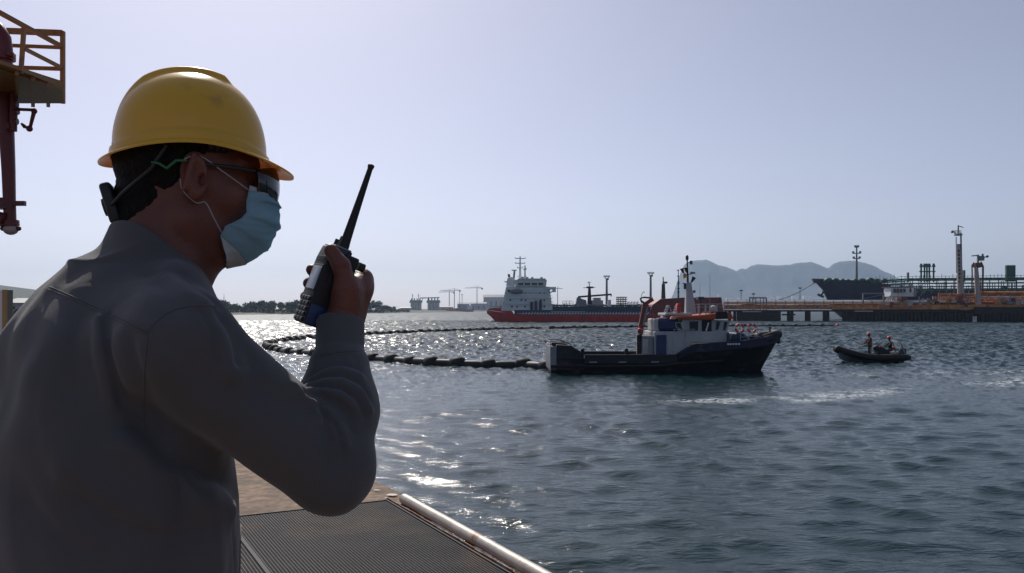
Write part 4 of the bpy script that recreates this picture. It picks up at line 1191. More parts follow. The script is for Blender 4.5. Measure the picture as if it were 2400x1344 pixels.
    q = MB(); q.bar((X(1385), Yc - 1, Z(674)), (X(1384), Yc - 1, Z(659)), .25); q.box(X(1378), X(1394), Yc - 1.6, Yc - .4, Z(675), Z(671)); q.bar((X(1370), Yc - 1, Z(674)), (X(1400), Yc - 1, Z(673)), .16); q.bar((X(1379), Yc - 1, Z(662)), (X(1389), Yc - 1, Z(661)), .12); P(q, 'mast_platform', M_dark, cm)
    q = MB(); q.bar((X(1357), Yc - 2.2, Z(696)), (X(1436), Yc - 2.2, Z(690)), .62, .55); q.bar((X(1436), Yc - 2.2, Z(689)), (X(1436), Yc - 2.2, Z(695)), .3); P(q, 'crane_jib', M_dark)
    q = MB(); q.prism([(X(1350), Z(719)), (X(1378), Z(719)), (X(1376), Z(704)), (X(1364), Z(700)), (X(1358), Z(694)), (X(1354), Z(698))], 1, Yc - 3.4, Yc - 1.2); P(q, 'crane_base', M_grey)
    # superstructure
    sup = MB(); sup.prism([(X(1174), Z(729)), (X(1296), Z(729)), (X(1288), Z(672)), (X(1186), Z(672))], 1, Yc - 5.0, Yc + 5.0); SUP = P(sup, 'superstructure', M_white, None, None, .12)
    q = MB(); q.prism([(X(1180), Z(728)), (X(1208), Z(728)), (X(1204), Z(690)), (X(1186), Z(690))], 1, Yc - 4.4, Yc + 4.4); P(q, 'stern_house', M_white, SUP)
    for z_, xa, xb in ((714, 1186, 1296), (700, 1186, 1294), (686, 1188, 1290)):
        q = MB(); q.box(X(xa), X(xb), Yc - 5.5, Yc + 5.5, Z(z_), Z(z_ - 1.2)); P(q, 'deck_ledge', M_white, SUP)
        q = MB(); q.bar((X(xa), Yc - 5.5, Z(z_ - 7)), (X(xb), Yc - 5.5, Z(z_ - 7)), .10)
        for i in range(14): q.bar((X(xa + (xb - xa) * i / 13), Yc - 5.5, Z(z_)), (X(xa + (xb - xa) * i / 13), Yc - 5.5, Z(z_ - 7)), .07)
        P(q, 'ledge_rail', M_white, SUP)
    for py, pxs in ((704, (1196, 1222, 1232, 1268, 1276)), (686.5, (1222, 1232, 1266, 1276)), (719, (1200, 1212, 1230, 1276))):
        for px in pxs:
            q = MB(); q.cyl((X(px), Yc - 5.04, Z(py)), (X(px), Yc - 4.9, Z(py)), .30, .30, 10); P(q, 'porthole', M_glass, SUP)
    q = MB(); q.box(X(1190), X(1195), Yc - 5.06, Yc - 4.9, Z(686), Z(679)); P(q, 'vent_opening', M_dark, SUP)
    # bridge
    q = MB(); q.prism([(X(1208), Z(672)), (X(1280), Z(672)), (X(1282), Z(656)), (X(1206), Z(656))], 1, Yc - 5.6, Yc + 5.6); BR = P(q, 'bridge', M_white, None, None, .1)
    for a, b_ in ((1214, 1227), (1230, 1243), (1246, 1259), (1262, 1273)):
        q = MB(); q.prism([(X(a), Z(669)), (X(b_), Z(669)), (X(b_), Z(663)), (X(a), Z(663))], 1, Yc - 5.66, Yc - 5.5); P(q, 'bridge_window', M_glass, BR)
    q = MB(); q.prism([(X(1212), Z(656)), (X(1280), Z(656)), (X(1278), Z(653)), (X(1216), Z(653))], 1, Yc - 5.9, Yc + 5.9); P(q, 'bridge_roof', M_white, BR)
    q = MB(); q.box(X(1281), X(1303), Yc - 5.8, Yc - 4.0, Z(679), Z(673)); q.box(X(1295), X(1303), Yc - 5.9, Yc - 3.9, Z(685), Z(673)); q.bar((X(1284), Yc - 5, Z(692)), (X(1297), Yc - 5, Z(681)), .3); P(q, 'bridge_wing', M_white, BR)
    q = MB(); q.prism([(X(1185), Z(690)), (X(1206), Z(690)), (X(1207), Z(655)), (X(1200), Z(648)), (X(1190), Z(650)), (X(1187), Z(660))], 1, Yc - 2.4, Yc + 2.4); FN = P(q, 'funnel', M_white, None, None, .1)
    q = MB(); q.tube([(X(1194), Yc, Z(650)), (X(1192), Yc, Z(641))], .35, 8); P(q, 'exhaust_pipe', M_dark, FN, 60)
    q = MB(); q.bar((X(1182), Yc - 2, Z(660)), (X(1190), Yc - 2, Z(660)), .3); P(q, 'funnel_lamp', M_dark, FN)
    # masts over the bridge
    q = MB(); q.tube([(X(1219.5), Yc, Z(653)), (X(1219.5), Yc, Z(598))], [.42, .18], 8); MS = P(q, 'radar_mast', M_white, None, 60)
    for a, b_, py in ((1208, 1232, 603.5), (1208, 1231, 615), (1213, 1226, 626), (1214, 1234, 648)):
        q = MB(); q.bar((X(a), Yc, Z(py)), (X(b_), Yc, Z(py)), .26); q.bar((X(a), Yc, Z(py)), (X(a), Yc, Z(py - 3)), .2); q.bar((X(b_), Yc, Z(py)), (X(b_), Yc, Z(py - 3)), .2); P(q, 'yard', M_white, MS)
    q = MB(); q.tube([(X(1231), Yc - 2, Z(653)), (X(1231), Yc - 2, Z(621))], [.3, .2], 8); q.sphere((X(1231), Yc - 2, Z(630)), .5, 8, 6); P(q, 'signal_mast', M_white, None, 60)
    q = MB(); q.tube([(X(1204), Yc - 2, Z(655)), (X(1206), Yc - 2, Z(634))], .3, 8); q.bar((X(1199), Yc - 2, Z(632.5)), (X(1211), Yc - 2, Z(632.5)), .3); P(q, 'radar', M_grey, None, 60)
    for px in (1225, 1236, 1248, 1270):
        q = MB(); q.cyl((X(px), Yc - 3, Z(653)), (X(px), Yc - 3, Z(649)), .45, .35, 8); P(q, 'roof_fitting', M_grey, None, 60)
    # lifeboat and poop gear
    q = MB(); q.sphere((X(1210), Yc - 5.6, Z(683)), 1.1, 12, 8, (1.8, .8, .75)); P(q, 'lifeboat', M_grey, None, 60)
    for px, a in ((1246, 707), (1256, 705), (1267, 704)):
        q = MB(); q.box(X(px - 3), X(px + 3), Yc - 5.7, Yc - 4.4, Z(727), Z(a)); P(q, 'deck_ventilator', M_navy, None, None, .2)
    q = MB(); q.bar((X(1172), Yc - 3, Z(709)), (X(1180), Yc - 3, Z(720)), .5); q.box(X(1168), X(1180), Yc - 4, Yc - 2, Z(726), Z(718)); P(q, 'stern_davit', M_pinkwall)
    q = MB()
    for i in range(10): q.bar((X(1148 + i * 5), Yc - 4.6, Z(727)), (X(1148 + i * 5), Yc - 4.6, Z(719)), .09)
    q.bar((X(1148), Yc - 4.6, Z(719)), (X(1193), Yc - 4.6, Z(719)), .09); P(q, 'stern_rail', M_grey)
    # foremast behind the workboat crane
    q = MB(); q.tube([(X(1563), Yc, Z(700)), (X(1563), Yc, Z(664))], [.7, .5], 8); q.tube([(X(1563), Yc, Z(664)), (X(1562.5), Yc, Z(648))], .18, 6); q.box(X(1561), X(1572), Yc - .5, Yc + .5, Z(663), Z(659)); q.bar((X(1563), Yc, Z(666)), (X(1573), Yc, Z(661)), .2); P(q, 'foremast', M_dark, None, 60)
    q = MB(); q.tube([(X(1599), Yc, Z(698)), (X(1599), Yc, Z(630))], [.3, .10], 6)
    for py in (632, 646, 660, 664, 676, 684): q.box(X(1598 - 2.2), X(1598 + (4 if py > 650 else 2.4)), Yc - .3, Yc + .3, Z(py + 1), Z(py - 1))
    P(q, 'signal_pole', M_dark, None, 60)
make_red_tanker()

# ------------------------------------------------------------------ floodlight masts behind the red tanker
def light_mast(px, pt, Y, label):
    k = Y / F
    t = empty('floodlight_mast', W(px, 727, Y)); t.location.z = 1.5; tag(t, label, 'light mast', 'floodlight masts behind the red tanker')
    m = MB(); m.tube([W(px, 736, Y), W(px, pt + 6, Y)], [.55, .35], 8); m.build('pole', M_grey, t, 60, wc=True)
    m = MB(); c = W(px, pt + 1, Y); m.box(c.x - 7.2 * k, c.x + 7.2 * k, Y - .8, Y + .8, c.z - 1.6 * k, c.z + 1.6 * k); m.build('lamp_frame', M_dark, t, None, wc=True)
    for i in (-2, -1, 0, 1, 2):
        m = MB(); m.cyl((c.x + i * 2.6 * k, Y - .9, c.z), (c.x + i * 2.6 * k, Y - 1.5, c.z - .3), .9 * k, 1.1 * k, 8); m.build('floodlight', M_grey, t, 50, wc=True)
    m = MB(); m.bar(W(px - 5, pt + 3, Y), W(px, pt + 9, Y), .25); m.bar(W(px + 5, pt + 3, Y), W(px, pt + 9, Y), .25); m.build('bracket', M_dark, t, None, wc=True)
    m = MB(); c = W(px + 2.5, pt + 8, Y); m.box(c.x - 2 * k, c.x + 2 * k, Y - .6, Y + .6, c.z - 1.8 * k, c.z + 1.8 * k); m.build('winch_box', M_dark, t, None, wc=True)
light_mast(1422, 647, 320, 'floodlight mast behind the tanker amidships, left of the pair')
light_mast(1525, 639, 320, 'floodlight mast behind the tanker bow, right of the pair')
t = empty('lamp_post', W(1505, 730, 330)); tag(t, 'thin curved lamp post between the two floodlight masts', 'lamp post')
m = MB(); m.tube([W(1503, 730, 330), W(1503, 695, 330), W(1505, 688, 330), W(1508, 685, 330)], .12, 6); m.build('pole', M_grey, t, 60, wc=True)
m = MB(); m.sphere(W(1509, 685, 330), .3, 8, 6, (1.5, 1, .6)); m.build('lamp_head', M_grey, t, 60, wc=True)

# ------------------------------------------------------------------ blue tanker behind the jetty
def make_blue_tanker():
    Y0 = 345.0
    k = Y0 / F
    x0 = (1908 - 1200) * k
    t = empty('blue_tanker', (x0, Y0, 0), math.radians(-13)); tag(t, 'dark blue tanker with green deck pipework moored behind the jetty', 'tanker')
    def Xl(px): return (px - 1908) * k * 1.0
    def Zl(py): return H - (py - HZ) * k
    hb = 9.0
    prof = [(0, 2.0, Zl(656), Zl(663)), (3, 3.2, Zl(656.5), Zl(678)), (7, 5.0, Zl(657), Zl(700)), (10, 6.4, Zl(660), 2.0), (13, 7.4, Zl(663), -1), (22, 8.8, Zl(668), -1), (30, hb, Zl(672), -1), (60, hb, Zl(690), -1) , (150, hb, Zl(690), -1), (160, hb * .8, Zl(690), 0)]
    prof = [(0, .8, Zl(656), Zl(664)), (2.5, 2.6, Zl(656.5), Zl(680)), (6, 4.6, Zl(657.5), 4.0), (10, 6.4, Zl(660), .5), (14, 7.6, Zl(664), -1), (22, 8.8, Zl(667), -1), (27, hb, Zl(669), -1), (28, hb, Zl(690), -1), (150, hb, Zl(690), -1), (160, hb * .8, Zl(690), 0)]
    R = []
    for x, w, zt, zb in prof:
        R.append([(x, -w, zt), (x + .3, -w * .9, (zt + zb) / 2), (x + .8, -w * .55, zb), (x + .8, w * .55, zb), (x + .3, w * .9, (zt + zb) / 2), (x, w, zt)])
    m = MB(); m.rings(R)
    M_bh = mat('blue_black_hull', (0.03, 0.036, 0.075), .5, var=.2, scale=.3, dirt=(.05, .045, .06), dirt_amt=.3, dirt_scale=.3)
    hull = m.build('hull', M_bh, t, 40)
    m = MB(); m.rings([[(x + .75, -w * .62 - .12, 2.6), (x + .8, -w * .57 - .1, -1), (x + .8, w * .57 + .1, -1), (x + .75, w * .62 + .12, 2.6)] for x, w, zt, zb in prof[4:]]); m.build('boot_topping', M_redhull, t, None)
    m = MB(); m.prism([(0, Zl(664)), (24, Zl(668)), (27, Zl(664)), (6, Zl(655)), (-.8, Zl(654))], 1, -2.2, 2.2); m.build('forecastle_bulwark', M_bh, t, None)
    # anchor in its hawse, light wash below
    m = MB(); m.bar((3.2, -5.4, Zl(683)), (1.4, -5.9, Zl(695)), 1.1, .8); m.bar((.6, -5.9, Zl(691)), (3.0, -5.9, Zl(697)), .9, .9); m.build('anchor', M_dark, t, None, bevel=.1)
    r = random.Random(8)
    for i in range(9):
        m = MB(); x = 5 + i * 2.6; m.sphere((x, r.uniform(-4, 0), Zl(662) + .3), r.uniform(1.0, 1.9), 10, 6, (1, 1, .8)); m.build('deck_winch', M_green, t, 60)
    m = MB(); m.tube([(16, -1, Zl(664)), (16, -1, Zl(579))], [.55, .25], 8); fm = m.build('foremast', M_grey, t, 60)
    for py, w in ((596, 1.4), (608, 1.2), (582, .6)):
        m = MB(); m.bar((16 - w, -1, Zl(py)), (16 + w, -1, Zl(py)), .35); m.box(16 - w - .3, 16 - w + .5, -1.4, -.6, Zl(py), Zl(py) + .8); m.box(16 + w - .5, 16 + w + .3, -1.4, -.6, Zl(py), Zl(py) + .8); m.build('mast_lamp', M_grey, fm, None)
    # pipe rack with walkway: rails of pipes carried on frames
    for i in range(34):
        x = 22 + i * 3.1
        m = MB(); m.bar((x, -7.5, Zl(691)), (x, -7.5, Zl(657)), .26); m.bar((x, 3, Zl(691)), (x, 3, Zl(657)), .26); m.bar((x, -7.5, Zl(657)), (x, 3, Zl(657)), .26); m.build('pipe_frame', M_green, t, None)
    for py, y in ((657, -7.5), (661, -7.6), (668, -7.4), (675, -7.6), (683, -7.5), (657, 0), (666, 0)):
        m = MB(); m.tube([(20, y, Zl(py + 6)), (34, y, Zl(py)), (128, y, Zl(py))], .22, 8); m.build('deck_pipe', M_green, t, 60)
    m = MB()
    for i in range(80):
        x = 22 + i * 1.3; m.bar((x, -8.4, Zl(657)), (x, -8.4, Zl(657 - r.uniform(3, 10))), .13)
    m.bar((30, -8.4, Zl(652)), (126, -8.4, Zl(652)), .12); m.build('walkway_rail', M_green, t, None)
    m = MB()
    for i in range(40):
        x = 26 + i * 2.6; m.bar((x, -8.9, Zl(690)), (x + .5, -8.8, Zl(682)), .16)
    m.bar((26, -8.9, Zl(684)), (130, -8.9, Zl(684)), .10); m.build('deck_edge_rail', M_grey, t, None)
    for i in range(30):
        x = 24 + i * 3.4 + r.uniform(-1, 1); m = MB(); m.box(x, x + r.uniform(.6, 1.8), -6, -3, Zl(691), Zl(691 - r.uniform(4, 20))); m.build('deck_fitting', M_green, t, None)
    m = MB(); m.box(30, 128, -7.0, 6, Zl(690), Zl(679)); m.build('deck_trunk', M_green, t, None)
    for i in range(40):
        x = 30 + i * 2.4 + r.uniform(-.8, .8); m = MB(); h_ = r.uniform(3, 16); m.tube([(x, -7.2, Zl(680)), (x, -7.2, Zl(680 - h_)), (x + .8, -7.2, Zl(680 - h_ - 1)), (x + .8, -7.2, Zl(680))], .16, 6); m.build('vent_loop', M_green, t, 60)
    # vent posts cluster
    for px in (2140, 2147, 2152, 2157, 2166):
        m = MB(); x = (px - 1912) * k; m.tube([(x, -3, Zl(664)), (x, -3, Zl(630))], .33, 8); m.tube([(x, -3, Zl(630)), (x, -3, Zl(622))], [.75, .35], 8); m.bar((x - .7, -3, Zl(640)), (x + .7, -3, Zl(640)), .4); m.build('vent_post', M_green, t, 60)
    for px, pt, w in ((2112, 642, .3), (2228, 638, .35), (2322, 628, 1.6), (2365, 632, .5)):
        m = MB(); x = (px - 1912) * k; m.box(x - w, x + w, -4, -2.5, Zl(664), Zl(pt)); m.build('deck_post', M_green, t, None)
    m = MB(); m.box((2375 - 1912) * k, (2440 - 1912) * k, -6, 4, Zl(664), Zl(634)); m.build('crane_pedestal', M_navy, t, None)
    # superstructure out of the picture to the right
    m = MB(); m.box(118, 140, -8, 8, Zl(690), Zl(570)); m.build('superstructure', M_offwhite, t, None)
    # waste water falling from the hawse
    return t
make_blue_tanker()
m = MB(); a = W(1909, 664, 345); b = W(1740, 715, 268)
pts = [a.lerp(b, u) - Vector((0, 0, 2.2 * math.sin(math.pi * u))) for u in np.linspace(0, 1, 14)]
m.tube(pts, .13, 6); tag(m.build('mooring_rope', M_dark, None, 60), 'mooring rope running from the blue tanker bow down to the jetty', 'rope')

# ------------------------------------------------------------------ jetty
def make_jetty():
    def Yj(px): return float(np.interp(px, [1690, 1740, 2400, 2700], [284, 280, 250, 240]))
    def J(px, py, dy=0.0):
        Y = Yj(px) + dy; return Vector(((px - 1200) / F * Y, Y, H - (py - HZ) / F * Yj(px)))
    t = empty('jetty', J(2050, 757)); t.location.z = 0; tag(t, 'long jetty on dark piles with orange steelwork and white pipes', 'jetty')
    def seg(name, px0, px1, pt, pb, mtl, d0=0.0, d1=8.0, n=12, par=None):
        rg = []
        for i in range(n + 1):
            px = px0 + (px1 - px0) * i / n
            rg.append([J(px, pb, d0), J(px, pt, d0), Vector((J(px, pt, d0).x, J(px, pt, d1).y, J(px, pt).z)), Vector((J(px, pb, d0).x, J(px, pb, d1).y, J(px, pb).z))])
        m = MB(); m.rings(rg); return m.build(name, mtl, par or t, None, wc=True)
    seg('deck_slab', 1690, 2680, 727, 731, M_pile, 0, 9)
    for i in range(22):                                    # orange edge beams, bay by bay
        a = 1696 + i * 44
        seg('edge_beam', a, a + 42.5, 714.5 + (.0 if i % 3 else .6), 725.5, M_orangerust, -.25, .6, 2)
    seg('concrete_edge', 2285, 2680, 720, 737, M_pile, -.7, 8, 6)
    # abutments and piles
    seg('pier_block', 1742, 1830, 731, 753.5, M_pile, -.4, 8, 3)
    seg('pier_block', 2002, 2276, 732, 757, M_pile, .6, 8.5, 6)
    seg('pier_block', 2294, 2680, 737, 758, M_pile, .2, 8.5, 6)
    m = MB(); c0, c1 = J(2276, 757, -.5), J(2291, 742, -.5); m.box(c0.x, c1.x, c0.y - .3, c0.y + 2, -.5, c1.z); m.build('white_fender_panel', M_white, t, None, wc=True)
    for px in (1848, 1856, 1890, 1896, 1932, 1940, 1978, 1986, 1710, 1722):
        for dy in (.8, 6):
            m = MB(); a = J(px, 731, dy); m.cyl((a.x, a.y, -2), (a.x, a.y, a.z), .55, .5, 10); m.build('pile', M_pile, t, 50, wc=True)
    for px in (1832, 1848):
        m = MB(); m.bar(J(px, 738, .5), J(px + 16, 738, .5), .5); m.build('pile_brace', M_pile, t, None, wc=True)
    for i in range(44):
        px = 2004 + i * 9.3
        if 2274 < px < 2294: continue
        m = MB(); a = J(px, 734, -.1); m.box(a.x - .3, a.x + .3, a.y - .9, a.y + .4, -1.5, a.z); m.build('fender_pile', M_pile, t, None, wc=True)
    seg('berth_ledge', 2006, 2046, 728.5, 731, M_offwhite, -1.2, 0, 2)
    seg('berth_ledge', 1742, 1785, 729.5, 732, M_offwhite, -1.0, 0, 2)
    # pipelines on the deck
    for py, dy, r_, mt in ((708, 1.0, .34, M_white), (711.5, 2.2, .3, M_offwhite), (705.5, 3.2, .26, M_offwhite)):
        pts = [J(px, py, dy) for px in range(1696, 2290, 24)]
        m = MB(); m.tube(pts, r_, 8); m.build('pipeline', mt, t, 60, wc=True)
    for i in range(26):
        px = 1706 + i * 22.5
        m = MB(); m.bar(J(px, 716, .6), J(px, 706, .6), .28); m.bar(J(px, 713, .6), J(px + 1, 713, 3.6), .25); m.build('pipe_support', M_orangerust, t, None, wc=True)
        m = MB(); m.bar(J(px, 712, -.1), J(px - 1.5, 701, -.1), .09); m.build('rail_post', M_grey, t, None, wc=True)
    m = MB()
    for a in range(1696, 2276, 40): m.bar(J(a, 703.5, -.12), J(a + 39, 703.5, -.12), .07)
    m.build('hand_rail', M_grey, t, None, wc=True)
    # gate frames
    for a, b_, pt, nm in ((1757, 1796, 698.5, 'gate_frame'), (2023, 2071, 688, 'gate_frame')):
        m = MB(); m.bar(J(a, 727), J(a, pt), .4); m.bar(J(b_, 727), J(b_, pt), .4); m.bar(J(a - 1, pt), J(b_ + 1, pt), .5, .4); m.bar(J(a, 727, 3), J(a, pt, 3), .35); m.bar(J(b_, 727, 3), J(b_, pt, 3), .35); m.bar(J(a, pt, 3), J(b_, pt, 3), .4)
        if pt > 690:
            for px in (1764, 1770, 1782, 1789): m.bar(J(px, 727), J(px, pt), .25)
        else:
            m.bar(J(a + 2, 700), J(b_ - 4, 692), .2)
        m.build(nm, M_grey, t, None, wc=True)
    # orange pipe racks on the right platform
    for i in range(9):
        px = 2200 + i * 28
        m = MB(); m.bar(J(px, 724, 1.5), J(px, 687, 1.5), .32); m.bar(J(px, 724, 5), J(px, 687, 5), .32); m.bar(J(px, 687, 1.5), J(px, 687, 5), .3); m.build('rack_post', M_orangerust, t, None, wc=True)
    for py, dy, r_ in ((687, 1.5, .45), (691, 2.2, .3), (697, 1.6, .32), (703, 2.4, .35), (709, 1.4, .35), (715, 1.8, .3)):
        a0 = 2290 if py == 687 else 2200
        m = MB(); m.tube([J(px, py, dy) for px in range(a0, 2480, 30)], r_, 8); m.build('rack_pipe', M_orangerust if py != 697 else M_offwhite, t, 60, wc=True)
    rr = random.Random(4)
    for i in range(46):
        px = 2085 + rr.uniform(0, 330); py = rr.uniform(700, 718)
        m = MB(); c = J(px, py, rr.uniform(-.1, 1)); s_ = rr.uniform(.25, .75); m.box(c.x - s_, c.x + s_, c.y - .4, c.y + .4, c.z - s_, c.z + s_ * rr.uniform(.6, 1.6)); m.build('valve', rr.choice((M_orangerust, M_crane, M_grey, M_offwhite, M_dark)), t, None, wc=True)
    m = MB()
    for i in range(22):
        px = 2198 + i * 4.2; m.bar(J(px, 702, .3), J(px, 690, .3), .10)
    m.bar(J(2198, 690, .3), J(2288, 690, .3), .12); m.bar(J(2198, 696, .3), J(2288, 696, .3), .10); m.build('platform_rail', M_crane, t, None, wc=True)
    return J
JJ = make_jetty()
def cabin():
    J = JJ
    t = empty('control_cabin', J(2120, 727, 2)); tag(t, 'small white control cabin with a row of windows on the jetty', 'cabin')
    def bxw(px0, px1, pt, pb, d0, d1, name, mtl, par=None, bevel=0):
        a, b_ = J(px0, pb, d0), J(px1, pt, d0); m = MB(); m.box(a.x, b_.x, a.y, a.y + (d1 - d0), a.z, b_.z); return m.build(name, mtl, par or t, None, bevel=bevel, wc=True)
    bxw(2088, 2157, 673.5, 695, 2, 7, 'upper_wall', M_white)
    bxw(2090, 2124, 695, 716, 2.3, 6.5, 'lower_wall', M_offwhite)
    bxw(2085, 2160, 671.5, 673.5, 1.6, 7.4, 'roof', M_crane)
    for a in (2095, 2102.5, 2110, 2117.5): bxw(a, a + 6, 676.5, 685.5, 1.93, 2.1, 'window', M_glass)
    bxw(2132, 2137, 675.5, 685.5, 1.93, 2.1, 'window', M_glass)
    bxw(2142, 2149, 675, 695, 1.93, 2.1, 'door', M_grey)
    bxw(2151, 2155, 676, 684, 1.93, 2.1, 'window', M_glass)
    m = MB(); m.bar(J(2158, 694, 2), J(2164, 682, 2), .2); m.bar(J(2088, 692, 2), J(2081, 704, 2), .2); m.bar(J(2124, 695, 2.2), J(2124, 716, 2.2), .3); m.bar(J(2154, 695, 2.2), J(2154, 716, 2.2), .3); m.build('stair_rail', M_grey, t, None, wc=True)
cabin()
def loading_tower(px, pt, pb, label, short=False):
    J = JJ
    dy = 1.0
    t = empty('loading_tower', J(px, pb, dy)); tag(t, label, 'loading tower', 'loading towers on the jetty')
    w = .75 if not short else .7
    m = MB(); m.tube([J(px + 3, pb, dy), J(px - 1, (pt + pb) / 2, dy), J(px - 3, pt + 42 if not short else pt + 28, dy)], [w * 1.25, w, w * .75], 12); col = m.build('column', mat('pale_pink_steel', (.48, .38, .35), .6, var=.15, scale=.5), t, 60, wc=True)
    if not short:
        m = MB()
        for i in range(9): m.box(*[v for v in (J(px - 2.6 + i * .45, 588 + i * 9, dy - .8).x - .28, J(px - 2.6 + i * .45, 588 + i * 9, dy - .8).x + .28, J(px, 600, dy).y - .82, J(px, 600, dy).y - .6, J(px, 588 + i * 9 + 3, dy).z, J(px, 588 + i * 9 - 2, dy).z)])
        m.build('ladder_hoop', M_dark, col, None, wc=True)
        m = MB(); m.tube([J(px + 6, 690, dy), J(px + 4, 600, dy), J(px + 3, 545, dy)], .22, 6); m.tube([J(px - 7, 640, dy), J(px - 8, 555, dy)], .12, 6); m.build('riser_pipe', M_dark, t, 60, wc=True)
        m = MB(); m.bar(J(px - 9, 550, dy), J(px + 5, 549, dy), .5); m.box(J(px - 12, 546, dy).x, J(px + 4, 546, dy).x, J(px, 546, dy).y - 1, J(px, 546, dy).y + 1, J(px, 552, dy).z, J(px, 549, dy).z); m.build('top_platform', M_grey, t, None, wc=True)
        m = MB(); m.bar(J(px - 3, 549, dy), J(px - 3, 528, dy), .28); m.bar(J(px - 3, 529, dy), J(px + 9, 533, dy), .22); m.build('davit', M_dark, t, None, wc=True)
        m = MB(); m.bar(J(px - 14, 541, dy), J(px - 9, 549, dy), .3); m.sphere(J(px - 17, 543, dy), .45, 8, 6); m.build('water_monitor', M_grey, t, 60, wc=True)
        m = MB()
        for i in range(6): m.bar(J(px - 12 + i * 3, 549, dy - 1), J(px - 12 + i * 3, 541, dy - 1), .12)
        m.bar(J(px - 12, 541, dy - 1), J(px + 4, 541, dy - 1), .12); m.build('platform_rail', M_grey, t, None, wc=True)
        m = MB(); m.bar(J(px - 6, 636, dy), J(px + 7, 636, dy), .3); m.build('lower_platform', M_crane, t, None, wc=True)
    else:
        m = MB(); m.bar(J(px - 14, 600, dy), J(px + 4, 598, dy), .3); m.bar(J(px + 1, 628, dy), J(px + 1, 597, dy), .45); m.box(J(px + 4, 600, dy).x, J(px + 16, 600, dy).x, J(px, 600, dy).y - .8, J(px, 600, dy).y + .8, J(px, 611, dy).z, J(px, 600, dy).z); m.build('top_platform', M_grey, t, None, wc=True)
        m = MB(); m.bar(J(px + 16, 604, dy), J(px + 22, 600, dy), .25); m.sphere(J(px + 23, 601, dy), .4, 8, 6); m.bar(J(px + 12, 600, dy), J(px + 12, 595, dy), .4); m.build('water_monitor', M_dark, t, 60, wc=True)
        m = MB(); m.box(J(px - 10, 620, dy).x, J(px + 10, 620, dy).x, J(px, 620, dy).y - .9, J(px, 620, dy).y + .9, J(px, 627, dy).z, J(px, 616, dy).z); m.build('swivel_head', M_crane, t, None, bevel=.15, wc=True)
        m = MB(); m.tube([J(px + 12, 684, dy), J(px + 13, 625, dy), J(px + 8, 614, dy)], .28, 8); m.tube([J(px - 12, 660, dy), J(px - 13, 622, dy), J(px - 8, 615, dy)], .2, 8); m.tube([J(px - 6, 650, dy), J(px - 6, 622, dy)], .2, 8); m.build('loading_pipe', M_crane, t, 60, wc=True)
loading_tower(2249, 530, 690, 'tall pale loading tower with dark ladder hoops on the jetty')
loading_tower(2291, 600, 720, 'shorter loading tower with a red swivel head right of the tall one', True)
for px, pt, lab in ((1737, 681, 'thin jetty lamp post beside the first gate frame'), (1875, 675, 'thin jetty lamp post midway along the pipes'), (1766, 689, 'faint short lamp post behind the first gate frame')):
    t = empty('lamp_post', JJ(px, 727, 5)); tag(t, lab, 'lamp post', 'lamp posts on the jetty')
    m = MB(); m.tube([JJ(px, 727, 5), JJ(px, pt, 5)], [.16, .11], 6); m.build('pole', M_grey, t, 60, wc=True)
    m = MB(); c = JJ(px, pt, 5); m.box(c.x - .45, c.x + .45, c.y - .3, c.y + .3, c.z - .15, c.z + .25); m.build('lamp_head', M_dark, t, None, wc=True)

